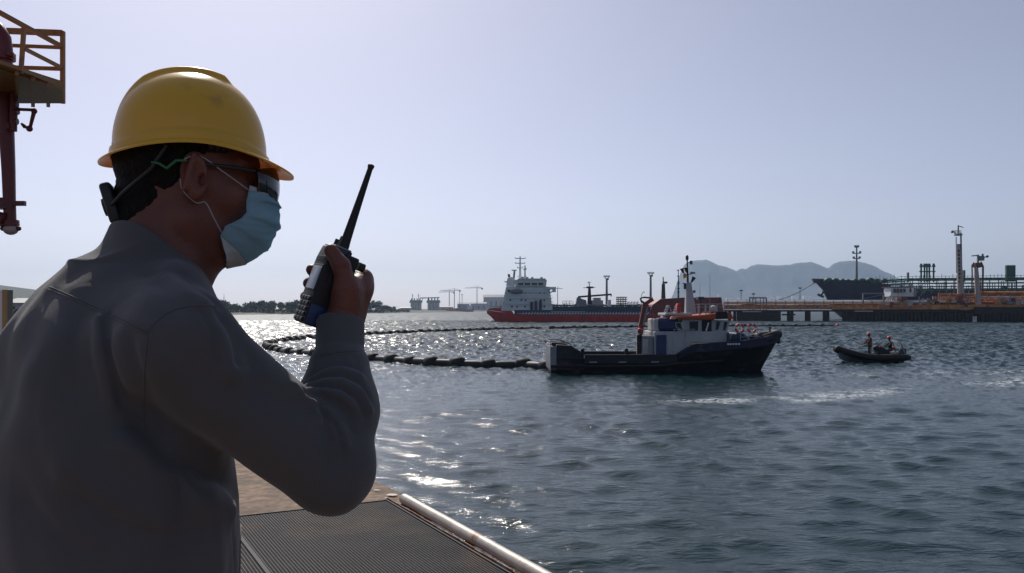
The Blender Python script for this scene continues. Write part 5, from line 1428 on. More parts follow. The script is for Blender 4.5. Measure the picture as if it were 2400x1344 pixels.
# ------------------------------------------------------------------ loading arm and its access platform, top left
def make_loading_arm():
    Y = 12.0
    M_dr = mat('dark_red_arm', (0.13, 0.013, 0.012), .4, var=.2, scale=4, dirt=(.09, .02, .018), dirt_amt=.3)
    M_yel = mat('yellow_orange_steel', (0.38, 0.16, 0.03), .5, var=.15, scale=3, dirt=(.25, .10, .03), dirt_amt=.25)
    t = empty('marine_loader', W(-120, 1000, Y)); t.location.z = DOCK; tag(t, 'dark red marine loading arm hanging down at the left edge', 'loading arm')
    def P(m, n, mtl=M_dr, par=None, sm=60, bev=0): return m.build(n, mtl, par or t, sm, bevel=bev, wc=True)
    m = MB(); m.tube([W(-60, 60, Y), W(-30, 62, Y), W(-8, 72, Y), W(5, 92, Y), W(9, 120, Y), W(9, 135, Y)], [.125, .125, .125, .12, .115, .11], 16); P(m, 'elbow')
    m = MB(); m.cyl(W(8, 126, Y), W(8, 141, Y), .155, .155, 18); fl = P(m, 'flange', sm=40)
    m = MB(); c = W(24, 132, Y - .1); m.cyl(c, c + Vector((0, 0, .05)), .05, .05, 8); P(m, 'bolt', par=fl)
    m = MB(); m.tube([W(10, 141, Y), W(15, 300, Y), W(20, 400, Y), W(22, 470, Y), W(24, 524, Y)], [.105, .100, .088, .082, .08], 16); P(m, 'down_pipe')
    m = MB(); m.tube([W(29, 160, Y - .1), W(33, 230, Y - .1), W(31, 308, Y - .1)], [.055, .05, .05], 10); m.box(W(29, 170, Y).x, W(37, 170, Y).x, Y - .16, Y, W(0, 308, Y).z, W(0, 295, Y).z); P(m, 'ram')
    m = MB(); m.tube([W(33, 255, Y - .1), W(48, 257, Y - .1), W(74, 258, Y - .1), W(80, 262, Y - .1), W(70, 302, Y - .1), W(57, 297, Y - .1), W(50, 290, Y - .1)], [.03, .022, .022, .03, .022, .028, .015], 8); P(m, 'operating_lever')
    m = MB(); m.sphere(W(80, 261, Y - .1), .042, 10, 6); m.sphere(W(69, 302, Y - .1), .045, 10, 6); P(m, 'lever_joint')
    for px, py in ((36, 245), (38, 262), (36, 285)):
        m = MB(); m.cyl(W(px - 6, py, Y - .1), W(px + 5, py, Y - .1), .05, .045, 10); P(m, 'hydraulic_union')
    m = MB(); m.box(W(-40, 470, Y).x, W(60, 470, Y).x, Y - .04, Y + .02, W(0, 483, Y).z, W(0, 472, Y).z); P(m, 'cross_plate', sm=None)
    m = MB(); m.cyl(W(10, 466, Y), W(11, 490, Y), .125, .125, 16); P(m, 'flange', sm=40)
    m = MB(); m.tube([W(-40, 510, Y - .1), W(-5, 510, Y - .1), W(12, 514, Y - .1)], .085, 12); P(m, 'side_branch')
    m = MB(); m.cyl(W(22, 518, Y), W(23, 530, Y), .125, .125, 16); P(m, 'flange', sm=40)
    m = MB(); m.sphere(W(25, 538, Y), .10, 14, 8, (1, 1, .8)); P(m, 'end_cap', mat('pale_cap', (.45, .33, .31), .5))
    for px in (6, 44):
        m = MB(); m.sphere(W(px, 536, Y), .035, 8, 6); P(m, 'clamp_lug')
    m = MB(); m.tube([W(-70, 60, Y), W(-130, 90, Y), Vector((W(-150, 0, Y).x, Y, DOCK))], [.16, .2, .25], 14); P(m, 'riser')
    # platform
    Y = 12.6
    p = empty('access_platform', W(-60, 1000, Y)); p.location.z = DOCK; tag(p, 'orange-yellow railed access platform behind the red loading arm', 'platform')
    def Q(m, n, mtl=M_yel, sm=None): return m.build(n, mtl, p, sm, wc=True)
    y2 = Y + 1.3
    def rail(a, b, y0=Y, y1=Y, w=.05): 
        m = MB(); m.bar(W(*a, y0), W(*b, y1), w); return m
    zf = W(0, 243, Y).z
    def near_y(px): return float(np.interp(px, [-80, 0, 52, 147], [10.3, 10.57, 10.9, 11.73]))
    Q(rail((147, 74), (147, 243), w=.055), 'rail_post')
    Q(rail((18, 73), (147, 78), w=.075), 'top_rail'); Q(rail((22, 107), (147, 112), w=.045), 'middle_rail'); Q(rail((18, 158), (147, 162), w=.05), 'lower_rail')
    Q(rail((56, 66), (49, 172), near_y(54), near_y(54), w=.045), 'rail_post')
    Q(rail((-30, 14), (146, 110), near_y(-30), near_y(146), w=.05), 'near_top_rail'); Q(rail((56, 114), (146, 160), near_y(56), near_y(146), w=.042), 'near_middle_rail')
    for px in (147,):
        m = MB(); m.bar((W(px, 0, 11.73).x, 11.73, zf), (W(px, 0, 11.73).x, 11.73, W(0, 107, 11.73).z), .05); Q(m, 'rail_post')
    m = MB(); pl = [(W(147, 0, Y).x, Y), (W(-200, 0, Y).x, Y), (W(-200, 0, 10).x, 10.0), (W(-80, 0, 10.3).x, 10.3), (W(0, 0, 10.57).x, 10.57), (W(52, 0, 10.9).x, 10.9), (W(147, 0, 11.73).x, 11.73)]
    m.prism(pl, 2, zf, zf + .05); Q(m, 'floor_plate')
    m = MB(); m.bar((W(-80, 0, 10.3).x, 10.32, zf + .03), (W(147, 0, 11.73).x, 11.71, zf + .03), .05, .11); Q(m, 'edge_channel')
    for k in range(3):
        u = .25 + .25 * k; m = MB(); a = Vector(pl[4] + (zf - .03,)).lerp(Vector(pl[6] + (zf - .03,)), u); m.bar(a, (a.x * (Y - .02) / a.y, Y - .02, zf - .03), .05, .06); Q(m, 'floor_joist')
    for px in (-130, -230):
        m = MB(); m.bar(Vector((W(px, 0, Y).x, Y + .6, DOCK)), Vector((W(px, 0, Y).x, Y + .6, W(0, 240, Y).z)), .2); Q(m, 'leg')
    # rusty steel post at the left edge
    Y = 5.6
    s = empty('steel_post', W(15, 727, Y)); s.location.z = DOCK; tag(s, 'rusty square steel post at the left edge beside the man', 'post')
    M_ps = mat('grey_weathered_steel', (.17, .15, .12), .7, var=.3, scale=6, dirt=(.20, .09, .045), dirt_amt=.35, dirt_scale=7, stretch=(1, 1, .3))
    c = W(12.5, 727, Y); zt = W(0, 679, Y).z
    m = MB(); m.box(c.x - .016, c.x + .016, Y, Y + .062, DOCK, zt); m.build('post_body', M_ps, s, None, bevel=.004, wc=True)
    m = MB(); m.box(c.x - .0155, c.x + .0155, Y - .010, Y - .001, DOCK, zt - .002); m.build('rust_flange', mat('tan_rust', (.42, .27, .13), .8, var=.3, scale=5, dirt=(.2, .09, .04), dirt_amt=.5, dirt_scale=9, stretch=(1, 1, .2)), s, None, wc=True)
    m = MB(); m.box(c.x - .055, c.x - .018, Y + .01, Y + .05, DOCK, zt - .004); m.build('pale_cover_strip', M_white, s, None, wc=True)
    m = MB(); m.box(c.x - .09, c.x + .07, Y - .05, Y + .12, DOCK, DOCK + .015); m.build('base_plate', M_rust, s, None, wc=True)
make_loading_arm()
# ------------------------------------------------------------------ the man in the foreground
M_hair = mat('dark_hair', (0.007, 0.006, 0.0055), 0.7, spec=0.2, var=0.5, scale=120, bump=0.004, bscale=260, stretch=(1, 1, .3))
M_shirt = mat('grey_work_shirt', (0.098, 0.099, 0.106), 0.85, var=0.10, scale=5, bump=0.0008, bscale=900, spec=0.25)
M_trouser = mat('grey_work_trousers', (0.10, 0.105, 0.12), 0.9, var=0.1, scale=8, bump=0.0005, bscale=700, spec=0.2)
M_boot = mat('black_leather', (0.02, 0.018, 0.016), 0.5, var=0.3)
M_hat = mat('yellow_hat_plastic', (0.88, 0.55, 0.05), 0.33, var=0.05, scale=6, bump=0.0006, bscale=30, coat=0.3, trans=((1.0, 0.50, 0.03), 0.24), dirt=(0.62, 0.40, 0.06), dirt_amt=0.08, dirt_scale=14)
M_strap = mat('black_plastic', (0.015, 0.015, 0.016), 0.45, var=0.2)
M_mask = mat('blue_mask_cloth', (0.50, 0.73, 0.84), 0.9, var=0.06, scale=30, bump=0.0006, bscale=500, trans=((0.70, 0.93, 1.0), 0.68))
M_maskedge = mat('white_mask_edge', (0.62, 0.66, 0.68), 0.9, var=0.05, bump=0.0006, bscale=700, trans=((0.7, 0.75, 0.78), 0.3))
M_lens = mat('sunglass_lens', (0.008, 0.009, 0.012), 0.06, var=0.1, spec=0.8)
M_greenfrm = mat('green_frame_tip', (0.03, 0.17, 0.075), 0.4, var=0.1)
M_loop = mat('white_elastic', (0.40, 0.37, 0.37), 0.8, var=0.05)

def add_wrinkles(m, dist, scale):
    nt = m.node_tree; N, L = nt.nodes, nt.links
    b = next(n for n in N if n.type == 'BSDF_PRINCIPLED'); old = b.inputs['Normal'].links[0].from_socket
    tc = next(n for n in N if n.type == 'TEX_COORD')
    n = N.new('ShaderNodeTexNoise'); n.noise_type = 'RIDGED_MULTIFRACTAL'; n.inputs['Scale'].default_value = scale; n.inputs['Detail'].default_value = 3; n.inputs['Distortion'].default_value = 0.6
    mp = N.new('ShaderNodeMapping'); mp.inputs['Rotation'].default_value = (.3, .5, .2); mp.inputs['Scale'].default_value = (1.0, 1.0, .55)
    L.new(tc.outputs['Object'], mp.inputs[0]); L.new(mp.outputs[0], n.inputs['Vector'])
    bp = N.new('ShaderNodeBump'); bp.inputs['Distance'].default_value = dist; bp.inputs['Strength'].default_value = 1.0
    L.new(n.outputs[0], bp.inputs['Height']); L.new(old, bp.inputs['Normal']); L.new(bp.outputs[0], b.inputs['Normal'])
add_wrinkles(M_shirt, .009, 6.5)
add_wrinkles(M_shirt, .0022, 21.0)
for _n in M_shirt.node_tree.nodes:
    if _n.type == 'BSDF_PRINCIPLED':
        _n.inputs['Sheen Weight'].default_value = 0.25; _n.inputs['Sheen Roughness'].default_value = 0.4

HC = W(452, 416, 1.27)                         # middle of the head
HY = math.radians(18)                          # he looks right and a little away
hf = Vector((math.cos(HY), math.sin(HY), 0)); hl = Vector((-math.sin(HY), math.cos(HY), 0))
HR = np.array([[hf.x, hl.x, 0], [hf.y, hl.y, 0], [0, 0, 1]], dtype=np.float32)      # columns: forward, left, up
HM = Matrix(((hf.x, hl.x, 0, HC.x), (hf.y, hl.y, 0, HC.y), (0, 0, 1, HC.z), (0, 0, 0, 1)))
def hp(x, y, z): return HM @ Vector((x, y, z))
def to_head(P): return (P - A(HC)) @ HR

TF = math.radians(45)                          # the trunk is turned further away
tf = Vector((math.cos(TF), math.sin(TF), 0)); tr = Vector((math.sin(TF), -math.cos(TF), 0))
TC = Vector((-0.572, 1.215, 0))
NB = W(364, 664, 1.235)                        # base of the neck
SHR = W(420, 812, 1.075); SHL = Vector((-0.640, 1.325, 3.590))
ELR = W(772, 1098, 1.17); WRR = W(797, 772, 1.262)
ELL = Vector((-0.74, 1.47, 3.33)); WRL = Vector((-0.66, 1.52, 3.09))
BASE = Vector((TC.x + 0.02, TC.y + 0.02, DOCK))
man = empty('person', BASE)
tag(man, 'man in grey work shirt with blue face mask, back half turned, raising a two-way radio', 'person')

# ---- radio frame (needed by the hand)
RC = W(756, 672, 1.285)
_l = Vector((63, 0, 177)).normalized()                                   # long axis in the picture plane
_l = (_l + Vector((0, 0.10, 0))).normalized()
_n = Vector((-0.86, -0.50, 0)); _n = (_n - _l * _n.dot(_l)).normalized()   # keypad side, towards his mouth
_s = _l.cross(_n).normalized()                                            # side towards the camera
if _s.y > 0: _s = -_s
RM = Matrix(((_n.x, _s.x, _l.x, RC.x), (_n.y, _s.y, _l.y, RC.y), (_n.z, _s.z, _l.z, RC.z), (0, 0, 0, 1)))
def rp(n, s, l): return RM @ Vector((n, s, l))

def d_hand(P):
    """right hand closed round the radio: palm, four unequal bent fingers behind it, thumb up its near side"""
    pal = d_cap(P, rp(-.043, .021, -.050), rp(-.047, .022, .012), .0235, .021)                  # heel to index knuckle
    pal = smin(pal, d_cap(P, rp(-.038, .032, -.042), rp(-.032, .040, -.012), .021, .019), .018)  # thenar
    pal = smin(pal, d_cap(P, rp(-.048, .012, -.046), rp(-.052, .010, -.028), .020, .016), .016)
    pal = smin(pal, d_cap(P, rp(-.050, .020, -.030), rp(-.051, .015, .026), .020, .0135), .014)
    pal = smin(pal, d_cap(P, rp(-.024, .040, .004), rp(-.050, .020, .022), .0165, .0135), .014)           # web between thumb and index
    # knuckle row
    for k, (l, r) in enumerate(((.024, .0115), (.003, .0115), (-.018, .011), (-.038, .0100))):
        kn = rp(-.051 + .002 * k, .013, l + .010)
        pip = rp(-.046 + .003 * k, -.030, l + .006)
        dip = rp(-.016, -.042, l + .002)
        tip = rp(.013 - .003 * k, -.0385, l - .004)
        f = d_cap(P, kn, pip, r, r * .93)
        f = smin(f, d_cap(P, pip, dip, r * .93, r * .85), .005)
        f = smin(f, d_cap(P, dip, tip, r * .85, r * .78), .004)
        pal = smin(pal, f, .007)
        pal = smin(pal, d_cap(P, kn, rp(-.054, .016, l * .6 - .03), .012, .014), .010)
    for l in (.0135, -.0075, -.028):                                                              # grooves between the knuckles
        pal = pal + .0030 * np.exp(-(d_cap(P, rp(-.070, -.010, l), rp(-.064, .026, l - .018), 0, 0) / .0035) ** 2)
    # thumb: root at the side of the palm, knuckle, pad over the front edge near the top
    th0, th1, th2, th3 = rp(-.030, .041, -.028), rp(-.019, .046, .010), rp(-.001, .044, .036), rp(.018, .033, .052)
    t = d_cap(P, th0, th1, .019, .0150)
    t = smin(t, d_cap(P, th1, th2, .0155, .0130), .008)
    t = smin(t, d_cap(P, th2, th3, .0128, .0102), .006)
    t = t + .0016 * np.exp(-(d_cap(P, rp(.000, .060, .034), rp(-.012, .056, .042), 0, 0) / .0030) ** 2)
    pal = smin(pal, t, .016)
    # creases at the thumb joint and nail
    pal = pal + .0012 * np.exp(-(d_cap(P, rp(-.01, .06, .036), rp(.006, .056, .030), 0, 0) / .003) ** 2)
    return pal

def d_head(P):
    q = to_head(P)
    d = d_ell(q, (-.010, 0, .028), (.096, .077, .096))
    d = smin(d, d_ell(q, (.030, 0, -.028), (.066, .064, .085)), .03)
    for s in (-1, 1):
        d = smin(d, d_cap(q, (-.004, s * .053, -.070), (.048, s * .018, -.102), .020, .018), .025)      # jaw
        d = smin(d, d_ell(q, (.058, s * .042, -.032), (.026, .024, .022)), .02)                          # cheekbone
        d = smin(d, d_cap(q, (.082, s * .012, .022), (.072, s * .045, .018), .012, .010), .012)          # brow
        d = smax(d, -d_ell(q, (.098, s * .032, -.004), (.020, .019, .014)), .012)                        # socket
        d = smin(d, d_ell(q, (.076, s * .032, -.004), (.013, .013, .012)), .003)                         # eyeball and lids
    d = smin(d, d_cap(q, (.056, 0, -.100), (.046, 0, -.098), .019, .020), .02)                           # chin
    d = smin(d, d_cap(q, (.090, 0, .004), (.112, 0, -.038), .008, .013), .012)                           # nose
    for s in (-1, 1): d = smin(d, d_ell(q, (.101, s * .011, -.040), (.010, .009, .008)), .006)
    d = smin(d, d_cap(q, (.092, -.020, -.074), (.092, .020, -.074), .007, .007), .008)                   # lips
    d = d + .002 * np.exp(-(d_cap(q, (.101, -.022, -.075), (.101, .022, -.075), 0, 0) / .003) ** 2)
    for s in (-1, 1):                                                                                    # ears
        R = np.array([[math.cos(.35), s * math.sin(.35), 0], [-s * math.sin(.35), math.cos(.35), 0], [0, 0, 1]], dtype=np.float32).T
        e = d_ell(q, (.008, s * .083, -.012), (.0165, .009, .033), R)
        e = smax(e, -d_ell(q, (.012, s * .093, -.010), (.0095, .008, .021), R), .005)
        e = smin(e, d_cap(q, (-.008, s * .086, -.030), (.006, s * .088, .020), .003, .0035), .004)
        d = smin(d, e, .006)
        d = smax(d, -d_ell(q, (.017, s * .082, -.016), (.006, .008, .008)), .004)
    return d

def d_neck(P):
    a = A(hp(-.030, 0, -.050)); b = A(NB)
    d = d_cap(P, a, b, .061, .064)
    d = smin(d, d_cap(P, A(hp(.034, 0, -.094)), A(NB + tf * .035 + Vector((0, 0, .02))), .026, .040), .05)     # throat
    for s in (-1, 1):
        d = smin(d, d_cap(P, A(hp(-.01, s * .055, -.06)), A(NB + tf * .05 + tr * (-s) * .02), .014, .012), .02)
    return d

def loft(P, secs, off=0.0):
    """elliptic column round the trunk axis; secs: z, shift forward, shift right, half width, half depth"""
    z = P[:, 2]
    S = np.array(secs, dtype=np.float32)
    c = [np.interp(z, S[:, 0], S[:, i]).astype(np.float32) for i in range(1, 5)]
    x = (P[:, 0] - TC.x) * tr.x + (P[:, 1] - TC.y) * tr.y - c[1]
    y = (P[:, 0] - TC.x) * tf.x + (P[:, 1] - TC.y) * tf.y - c[0]
    a, b = np.maximum(c[2] + off, .03), np.maximum(c[3] + off, .03)
    k0 = np.sqrt((x / a) ** 2 + (y / b) ** 2) + 1e-6
    k1 = np.sqrt((x / (a * a)) ** 2 + (y / (b * b)) ** 2) + 1e-6
    d = k0 * (k0 - 1) / k1
    return np.maximum(d, np.maximum(S[0, 0] - z, z - S[-1, 0]))
TRUNK = [(2.93, 0.00, 0, .202, .150), (3.10, .005, 0, .200, .152), (3.25, .010, 0, .205, .158), (3.40, .006, 0, .212, .158), (3.50, 0, 0, .205, .148), (3.58, 0, 0, .180, .128), (3.64, 0, 0, .150, .110), (3.70, .005, 0, .10, .085), (3.735, .01, 0, .06, .06)]

YK = np.array([[tr.x, tf.x, 0], [tr.y, tf.y, 0], [0, 0, 1]], dtype=np.float32)
def d_trunk(P, off=0.0):
    d = loft(P, TRUNK, off)
    d = smin(d, d_cap(P, NB + tr * .03 - Vector((0, 0, .01)), SHR + Vector((0, 0, .012)), .060 + off, .056 + off), .06)
    d = smin(d, d_cap(P, NB - tr * .05 - tf * .01 - Vector((0, 0, .01)), SHL + Vector((0, 0, .006)), .056 + off, .048 + off), .08)
    d = smin(d, d_ell(P, TC - tf * .005 + Vector((0, 0, 3.628)), (.195, .105, .070), YK) - off, .05)               # broad yoke of the shoulders
    d = smin(d, d_ell(P, TC - tf * .060 + tr * .09 + Vector((0, 0, 3.55)), (.070, .070, .10)) - off, .04)      # shoulder blades
    d = smin(d, d_ell(P, TC - tf * .060 - tr * .09 + Vector((0, 0, 3.55)), (.070, .070, .10)) - off, .04)
    return d

def local(P, f, c, r):
    """f where the points lie within r of c, a safe bound elsewhere"""
    q = P - A(c); dd = np.sqrt(np.einsum('ij,ij->i', q, q))
    out = np.maximum(dd - r * .72, .02).astype(np.float32)
    m_ = dd < r
    if m_.any(): out[m_] = f(P[m_])
    return out
def d_body(P):
    d = smin(local(P, lambda Q: smin(d_head(Q), d_neck(Q), .022), HC - Vector((0, 0, .04)), .215), d_trunk(P, -.06), .02)
    d = np.minimum(d, d_cap(P, hp(-.030, 0, -.050), NB - Vector((0, 0, .06)), .055, .055))
    a = d_cap(P, SHR, ELR, .045, .036); a = smin(a, d_cap(P, ELR, WRR, .036, .025), .02)
    d = smin(d, a, .02)
    b = d_cap(P, SHL, ELL, .045, .036); b = smin(b, d_cap(P, ELL, WRL, .036, .025), .02)
    hd = (WRL - ELL).normalized()
    def left_hand(P):
        b = d_cap(P, WRL, WRL + hd * .07, .024, .028)
        for i in range(4):
            f0 = WRL + hd * .08 + tf * (.03 - .02 * i); f1 = f0 + hd * (.045 - .006 * abs(i - 1)) - tr * .004; f2 = f1 + hd * .03 + tr * .016
            b = smin(b, np.minimum(d_cap(P, f0, f1, .0095, .009), d_cap(P, f1, f2, .009, .0075)), .006)
        return smin(b, d_cap(P, WRL + hd * .03 + tf * .03, WRL + hd * .075 + tf * .052 + tr * .01, .013, .009), .01)
    b = smin(b, local(P, left_hand, WRL + hd * .08, .14), .015)
    d = smin(d, b, .02)
    hand = local(P, lambda Q: smin(d_hand(Q), d_cap(Q, WRR, rp(-.044, .020, -.052), .0245, .023), .012), rp(-.02, .0, -.01), .15)
    return smin(d, hand, .012)

body_me = relax(sdf_mesh('person_body', d_body, (-.90, .95, 2.86), (-.16, 1.66, 4.02), .0024), 2)
body = link_mesh('body', body_me, M_skin, man, True)

# ---- shirt
FOLDS = []                                                     # (3-D polyline, width, depth)
def d_shirt0(P):
    d = d_trunk(P)
    # right sleeve: full at the elbow, gathered into the cuff
    up = d_cap(P, SHR + Vector((0, 0, -.004)), ELR, .070, .060)
    d = smin(d, up, .035)
    fa = d_cap(P, ELR + Vector((.004, 0, -.002)), ELR.lerp(WRR, .40) + Vector((.004, 0, 0)), .054, .056)
    fa = smin(fa, d_cap(P, ELR.lerp(WRR, .40) + Vector((.006, 0, 0)), ELR.lerp(WRR, .70) + Vector((.002, 0, 0)), .056, .043), .02)
    fa = smin(fa, d_cap(P, ELR.lerp(WRR, .66), WRR.lerp(ELR, .16), .036, .0315), .012)
    d = smin(d, fa, .022)
    lu = d_cap(P, SHL, ELL, .062, .054); lu = smin(lu, d_cap(P, ELL, WRL, .055, .038), .02)
    d = smin(d, lu, .03)
    return d
def d_collar(P):
    # fold-over collar lying round the neck, tipped forward
    ax = A((hp(-.030, 0, -.050) - NB).normalized())
    q = P - A(NB)
    h = q @ ax
    rad = np.sqrt(np.maximum((q * q).sum(1) - h * h, 0))
    fwd = q @ A(tf)
    top = .036 - .62 * fwd
    out = rad - (.0830 - .10 * np.clip(h, -.02, .08)) - .016 * np.clip(-h / .03, 0, 1)
    inn = rad - (.0725 - .06 * np.clip(h, 0, .08))
    c = smax(np.maximum(out, -inn), h - top, .004)
    return np.maximum(c, -.06 - h)
def d_shirt1(P):
    d = smin(d_shirt0(P), d_collar(P), .010)
    # cuff band
    cu0, cu1 = WRR.lerp(ELR, .20), WRR + (WRR - ELR).normalized() * .012
    d = np.minimum(d, np.maximum(d_cap(P, cu0, cu1, .0350, .0350), (P - A(cu1)) @ A((WRR - ELR).normalized())))
    # opening for the neck
    return smax(d, -(np.maximum(d_neck(P) - .006, -(P[:, 2] - (NB.z - .03)))), .004)
def hits(pix, f=None):
    """where the sight lines meet the cloth"""
    f = f or d_shirt1
    pix = np.array(pix, dtype=np.float64)
    dr = np.stack([(pix[:, 0] - 1200) / F, np.ones(len(pix)), -(pix[:, 1] - HZ) / F], 1)
    dr /= np.linalg.norm(dr, axis=1)[:, None]
    o = np.array([0, 0, H]); t = np.full(len(pix), .7)
    for _ in range(60):
        t += f((o + dr * t[:, None]).astype(np.float32)) * .85
        t = np.minimum(t, 2.3)
    return [Vector(o + d * k) for d, k in zip(dr, t)]
FOLD_PX = []
def fold(pix, w, depth): FOLD_PX.append((pix, w, depth))
# valleys (positive depth) and ridges (negative) of the cloth
fold([(246, 735), (250, 790), (262, 860), (285, 940)], 0.0060, 0.0160)             # back pleat
fold([(232, 745), (236, 800), (246, 870), (262, 950)], 0.0102, -0.0087)
fold([(180, 740), (170, 820), (175, 900)], 0.0270, 0.0116)
fold([(300, 800), (330, 900), (345, 990), (380, 1060)], 0.0144, 0.0145)            # into the armpit
fold([(330, 1000), (400, 1060), (480, 1110), (560, 1150)], 0.0180, 0.0203)
fold([(300, 1040), (380, 1110), (470, 1170), (540, 1200)], 0.0198, -0.0116)
fold([(200, 1180), (290, 1240), (390, 1270), (480, 1240)], 0.0270, 0.0130)
fold([(160, 1100), (260, 1170), (360, 1200)], 0.0270, -0.0101)
fold([(60, 1180), (140, 1270), (230, 1320)], 0.0270, 0.0130)
fold([(420, 1130), (440, 1220), (430, 1330)], 0.0180, 0.0116)
fold([(490, 1180), (505, 1260), (510, 1340)], 0.0198, -0.0101)
fold([(545, 1200), (548, 1260), (550, 1340)], 0.0085, 0.0058)
fold([(520, 740), (560, 800), (590, 860), (600, 900)], 0.0144, 0.0130)             # front of the shoulder
fold([(470, 720), (520, 790), (550, 870)], 0.0198, -0.0087)
fold([(400, 820), (470, 880), (560, 930), (660, 960)], 0.0306, 0.0087)
fold([(640, 920), (700, 945), (745, 975), (760, 1020)], 0.0119, 0.0101)
# elbow: a deep bend crease and a fan of sharp pulls round the forearm
fold([(716, 922), (738, 938), (758, 962), (770, 1000), (776, 1045), (776, 1095)], .0060, .020)
fold([(722, 918), (752, 926), (786, 940), (815, 968), (830, 1010)], .0048, .013)
fold([(722, 908), (756, 906), (798, 910), (838, 935), (858, 975)], .0045, .012)
fold([(724, 897), (756, 884), (800, 880), (846, 900), (872, 940)], .0045, .011)
fold([(732, 880), (762, 860), (800, 853), (842, 866)], .0042, .009)
fold([(742, 955), (780, 985), (802, 1030), (812, 1085)], .0050, .010)
fold([(764, 995), (790, 1040), (800, 1095), (798, 1140)], .0060, .008)
fold([(728, 913), (760, 915), (800, 926), (832, 955)], .0055, -.007)
fold([(725, 902), (756, 895), (800, 895), (846, 918), (868, 960)], .0055, -.007)
fold([(732, 888), (760, 872), (802, 866), (846, 882)], .0050, -.006)
fold([(735, 942), (770, 965), (796, 1000), (814, 1050)], .0055, -.007)
fold([(760, 975), (785, 1015), (800, 1070)], .0060, -.006)
fold([(690, 905), (712, 925), (740, 950), (752, 990)], .0070, -.008)
fold([(560, 900), (620, 925), (680, 950), (715, 985)], .0100, .006)
fold([(640, 1000), (690, 1040), (720, 1090), (730, 1140)], .0140, .006)
fold([(770, 838), (778, 850), (782, 868)], .0030, .005)
fold([(800, 834), (802, 846), (806, 862)], .0030, .005)
fold([(825, 832), (832, 844), (840, 860)], .0030, .005)
# front of the shoulder and chest
fold([(505, 722), (535, 760), (552, 800), (556, 850)], .0060, .012)
fold([(560, 790), (585, 830), (602, 870), (606, 905)], .0060, .012)
fold([(470, 730), (500, 790), (512, 860)], .0080, .007)
fold([(545, 775), (572, 815), (588, 860)], .0080, -.007)
fold([(350, 640), (400, 690), (420, 720)], 0.0162, 0.0087)                         # by the collar
fold([(400, 650), (440, 690), (480, 715)], 0.0102, -0.0072)
fold([(430, 640), (480, 690), (520, 720)], 0.0068, 0.0072)
_all = hits([p for f_ in FOLD_PX for p in f_[0]]); _i = 0
for pix, w, dep in FOLD_PX:
    P3 = [p for p in _all[_i:_i + len(pix)] if p.y < 1.7]; _i += len(pix)
    if len(P3) > 1: FOLDS.append((P3, w, dep))
def d_shirt(P):
    d = d_shirt1(P)
    near = d < .06
    if near.any():
        Q = P[near]; e = np.zeros(len(Q), np.float32)
        for pts, w, dep in FOLDS:
            cc = np.mean([A(p) for p in pts], 0); rr_ = max(float(np.linalg.norm(A(p) - cc)) for p in pts) + 2.5 * w
            m_ = ((Q - cc) ** 2).sum(1) < rr_ * rr_
            if not m_.any(): continue
            pd = d_poly(Q[m_], pts) / w; e[m_] += dep * (np.exp(-1.5 * pd) if dep > 0 else np.exp(-pd * pd))
        x, y, z = Q[:, 0], Q[:, 1], Q[:, 2]
        e += .0022 * np.sin(31 * x + 17 * z + 3 * np.sin(23 * y + 9 * z)) * np.sin(19 * z - 27 * y + 2 * np.sin(21 * x))
        d = d.copy(); d[near] += e
    return d
shirt_me = relax(sdf_mesh('person_shirt', d_shirt, (-.96, .92, 2.90), (-.14, 1.70, 3.86), .0030), 1)
shirt = link_mesh('shirt', shirt_me, M_shirt, man, True)

# seams laid on the cloth
def seam(pix, r=.0011, name='seam', raise_=.0):
    pts = []
    for a, b in zip(pix[:-1], pix[1:]):
        n = max(2, int(math.dist(a, b) / 10))
        pts += [(a[0] + (b[0] - a[0]) * k / n, a[1] + (b[1] - a[1]) * k / n) for k in range(n)]
    P3 = hits(pts + [pix[-1]], d_shirt)
    P3 = [p for p in P3 if p.y < 1.7]
    m = MB(); m.tube(P3, r, 6); m.build(name, M_shirt, shirt, 180, wc=True)
seam([(116, 672), (180, 700), (244, 728), (300, 755), (347, 778)])
seam([(114, 678), (180, 706), (242, 734), (298, 761), (343, 784)])
seam([(347, 778), (362, 757), (386, 737), (414, 724), (444, 718), (480, 716), (508, 719)])
seam([(347, 778), (341, 830), (338, 900), (336, 960), (338, 1010)])
seam([(752, 834), (790, 826), (842, 822)], .0012)
seam([(566, 1200), (563, 1270), (561, 1342)], .0012)

# ---- hair: short, dark, under the hat
def d_hair(P):
    q = to_head(P)
    base = np.minimum(d_ell(q, (-.010, 0, .028), (.1005, .0805, .100)), d_cap(q, (-.045, 0, -.03), (-.052, 0, -.085), .062, .055))
    x, y, z = q[:, 0], q[:, 1], q[:, 2]
    rough = .0007 * np.sin(290 * x + 60 * y) * np.sin(330 * z + 50 * x) + .0006 * np.sin(620 * z + 90 * y) * np.sin(590 * x)
    line = np.interp(x, [-.13, -.062, -.032, -.012, .0, .02, .04, .09], [-.108, -.106, -.068, -.034, -.014, .0, .028, .032]).astype(np.float32)     # sideburn, round the ear, nape
    keep = line - z
    ear = d_ell(q, (.008, -.083, -.012), (.026, .02, .040)); ear2 = d_ell(q, (.008, .083, -.012), (.026, .02, .040))
    edge = np.clip(1 - (z - line) / .034, 0, 1)
    fray = .0045 * np.sin(760 * x + 240 * z) * np.sin(690 * y + 210 * z)
    d = np.maximum(base + rough + .009 * edge + fray * edge, keep)
    d = np.maximum(d, -np.minimum(ear, ear2))
    d = np.maximum(np.maximum(d, x - .072), z - .068 - .15 * x)
    return d
hair_me = sdf_mesh('person_hair', d_hair, A(HC) - .15, A(HC) + .13, .0021)
link_mesh('hair', hair_me, M_hair, man, True)

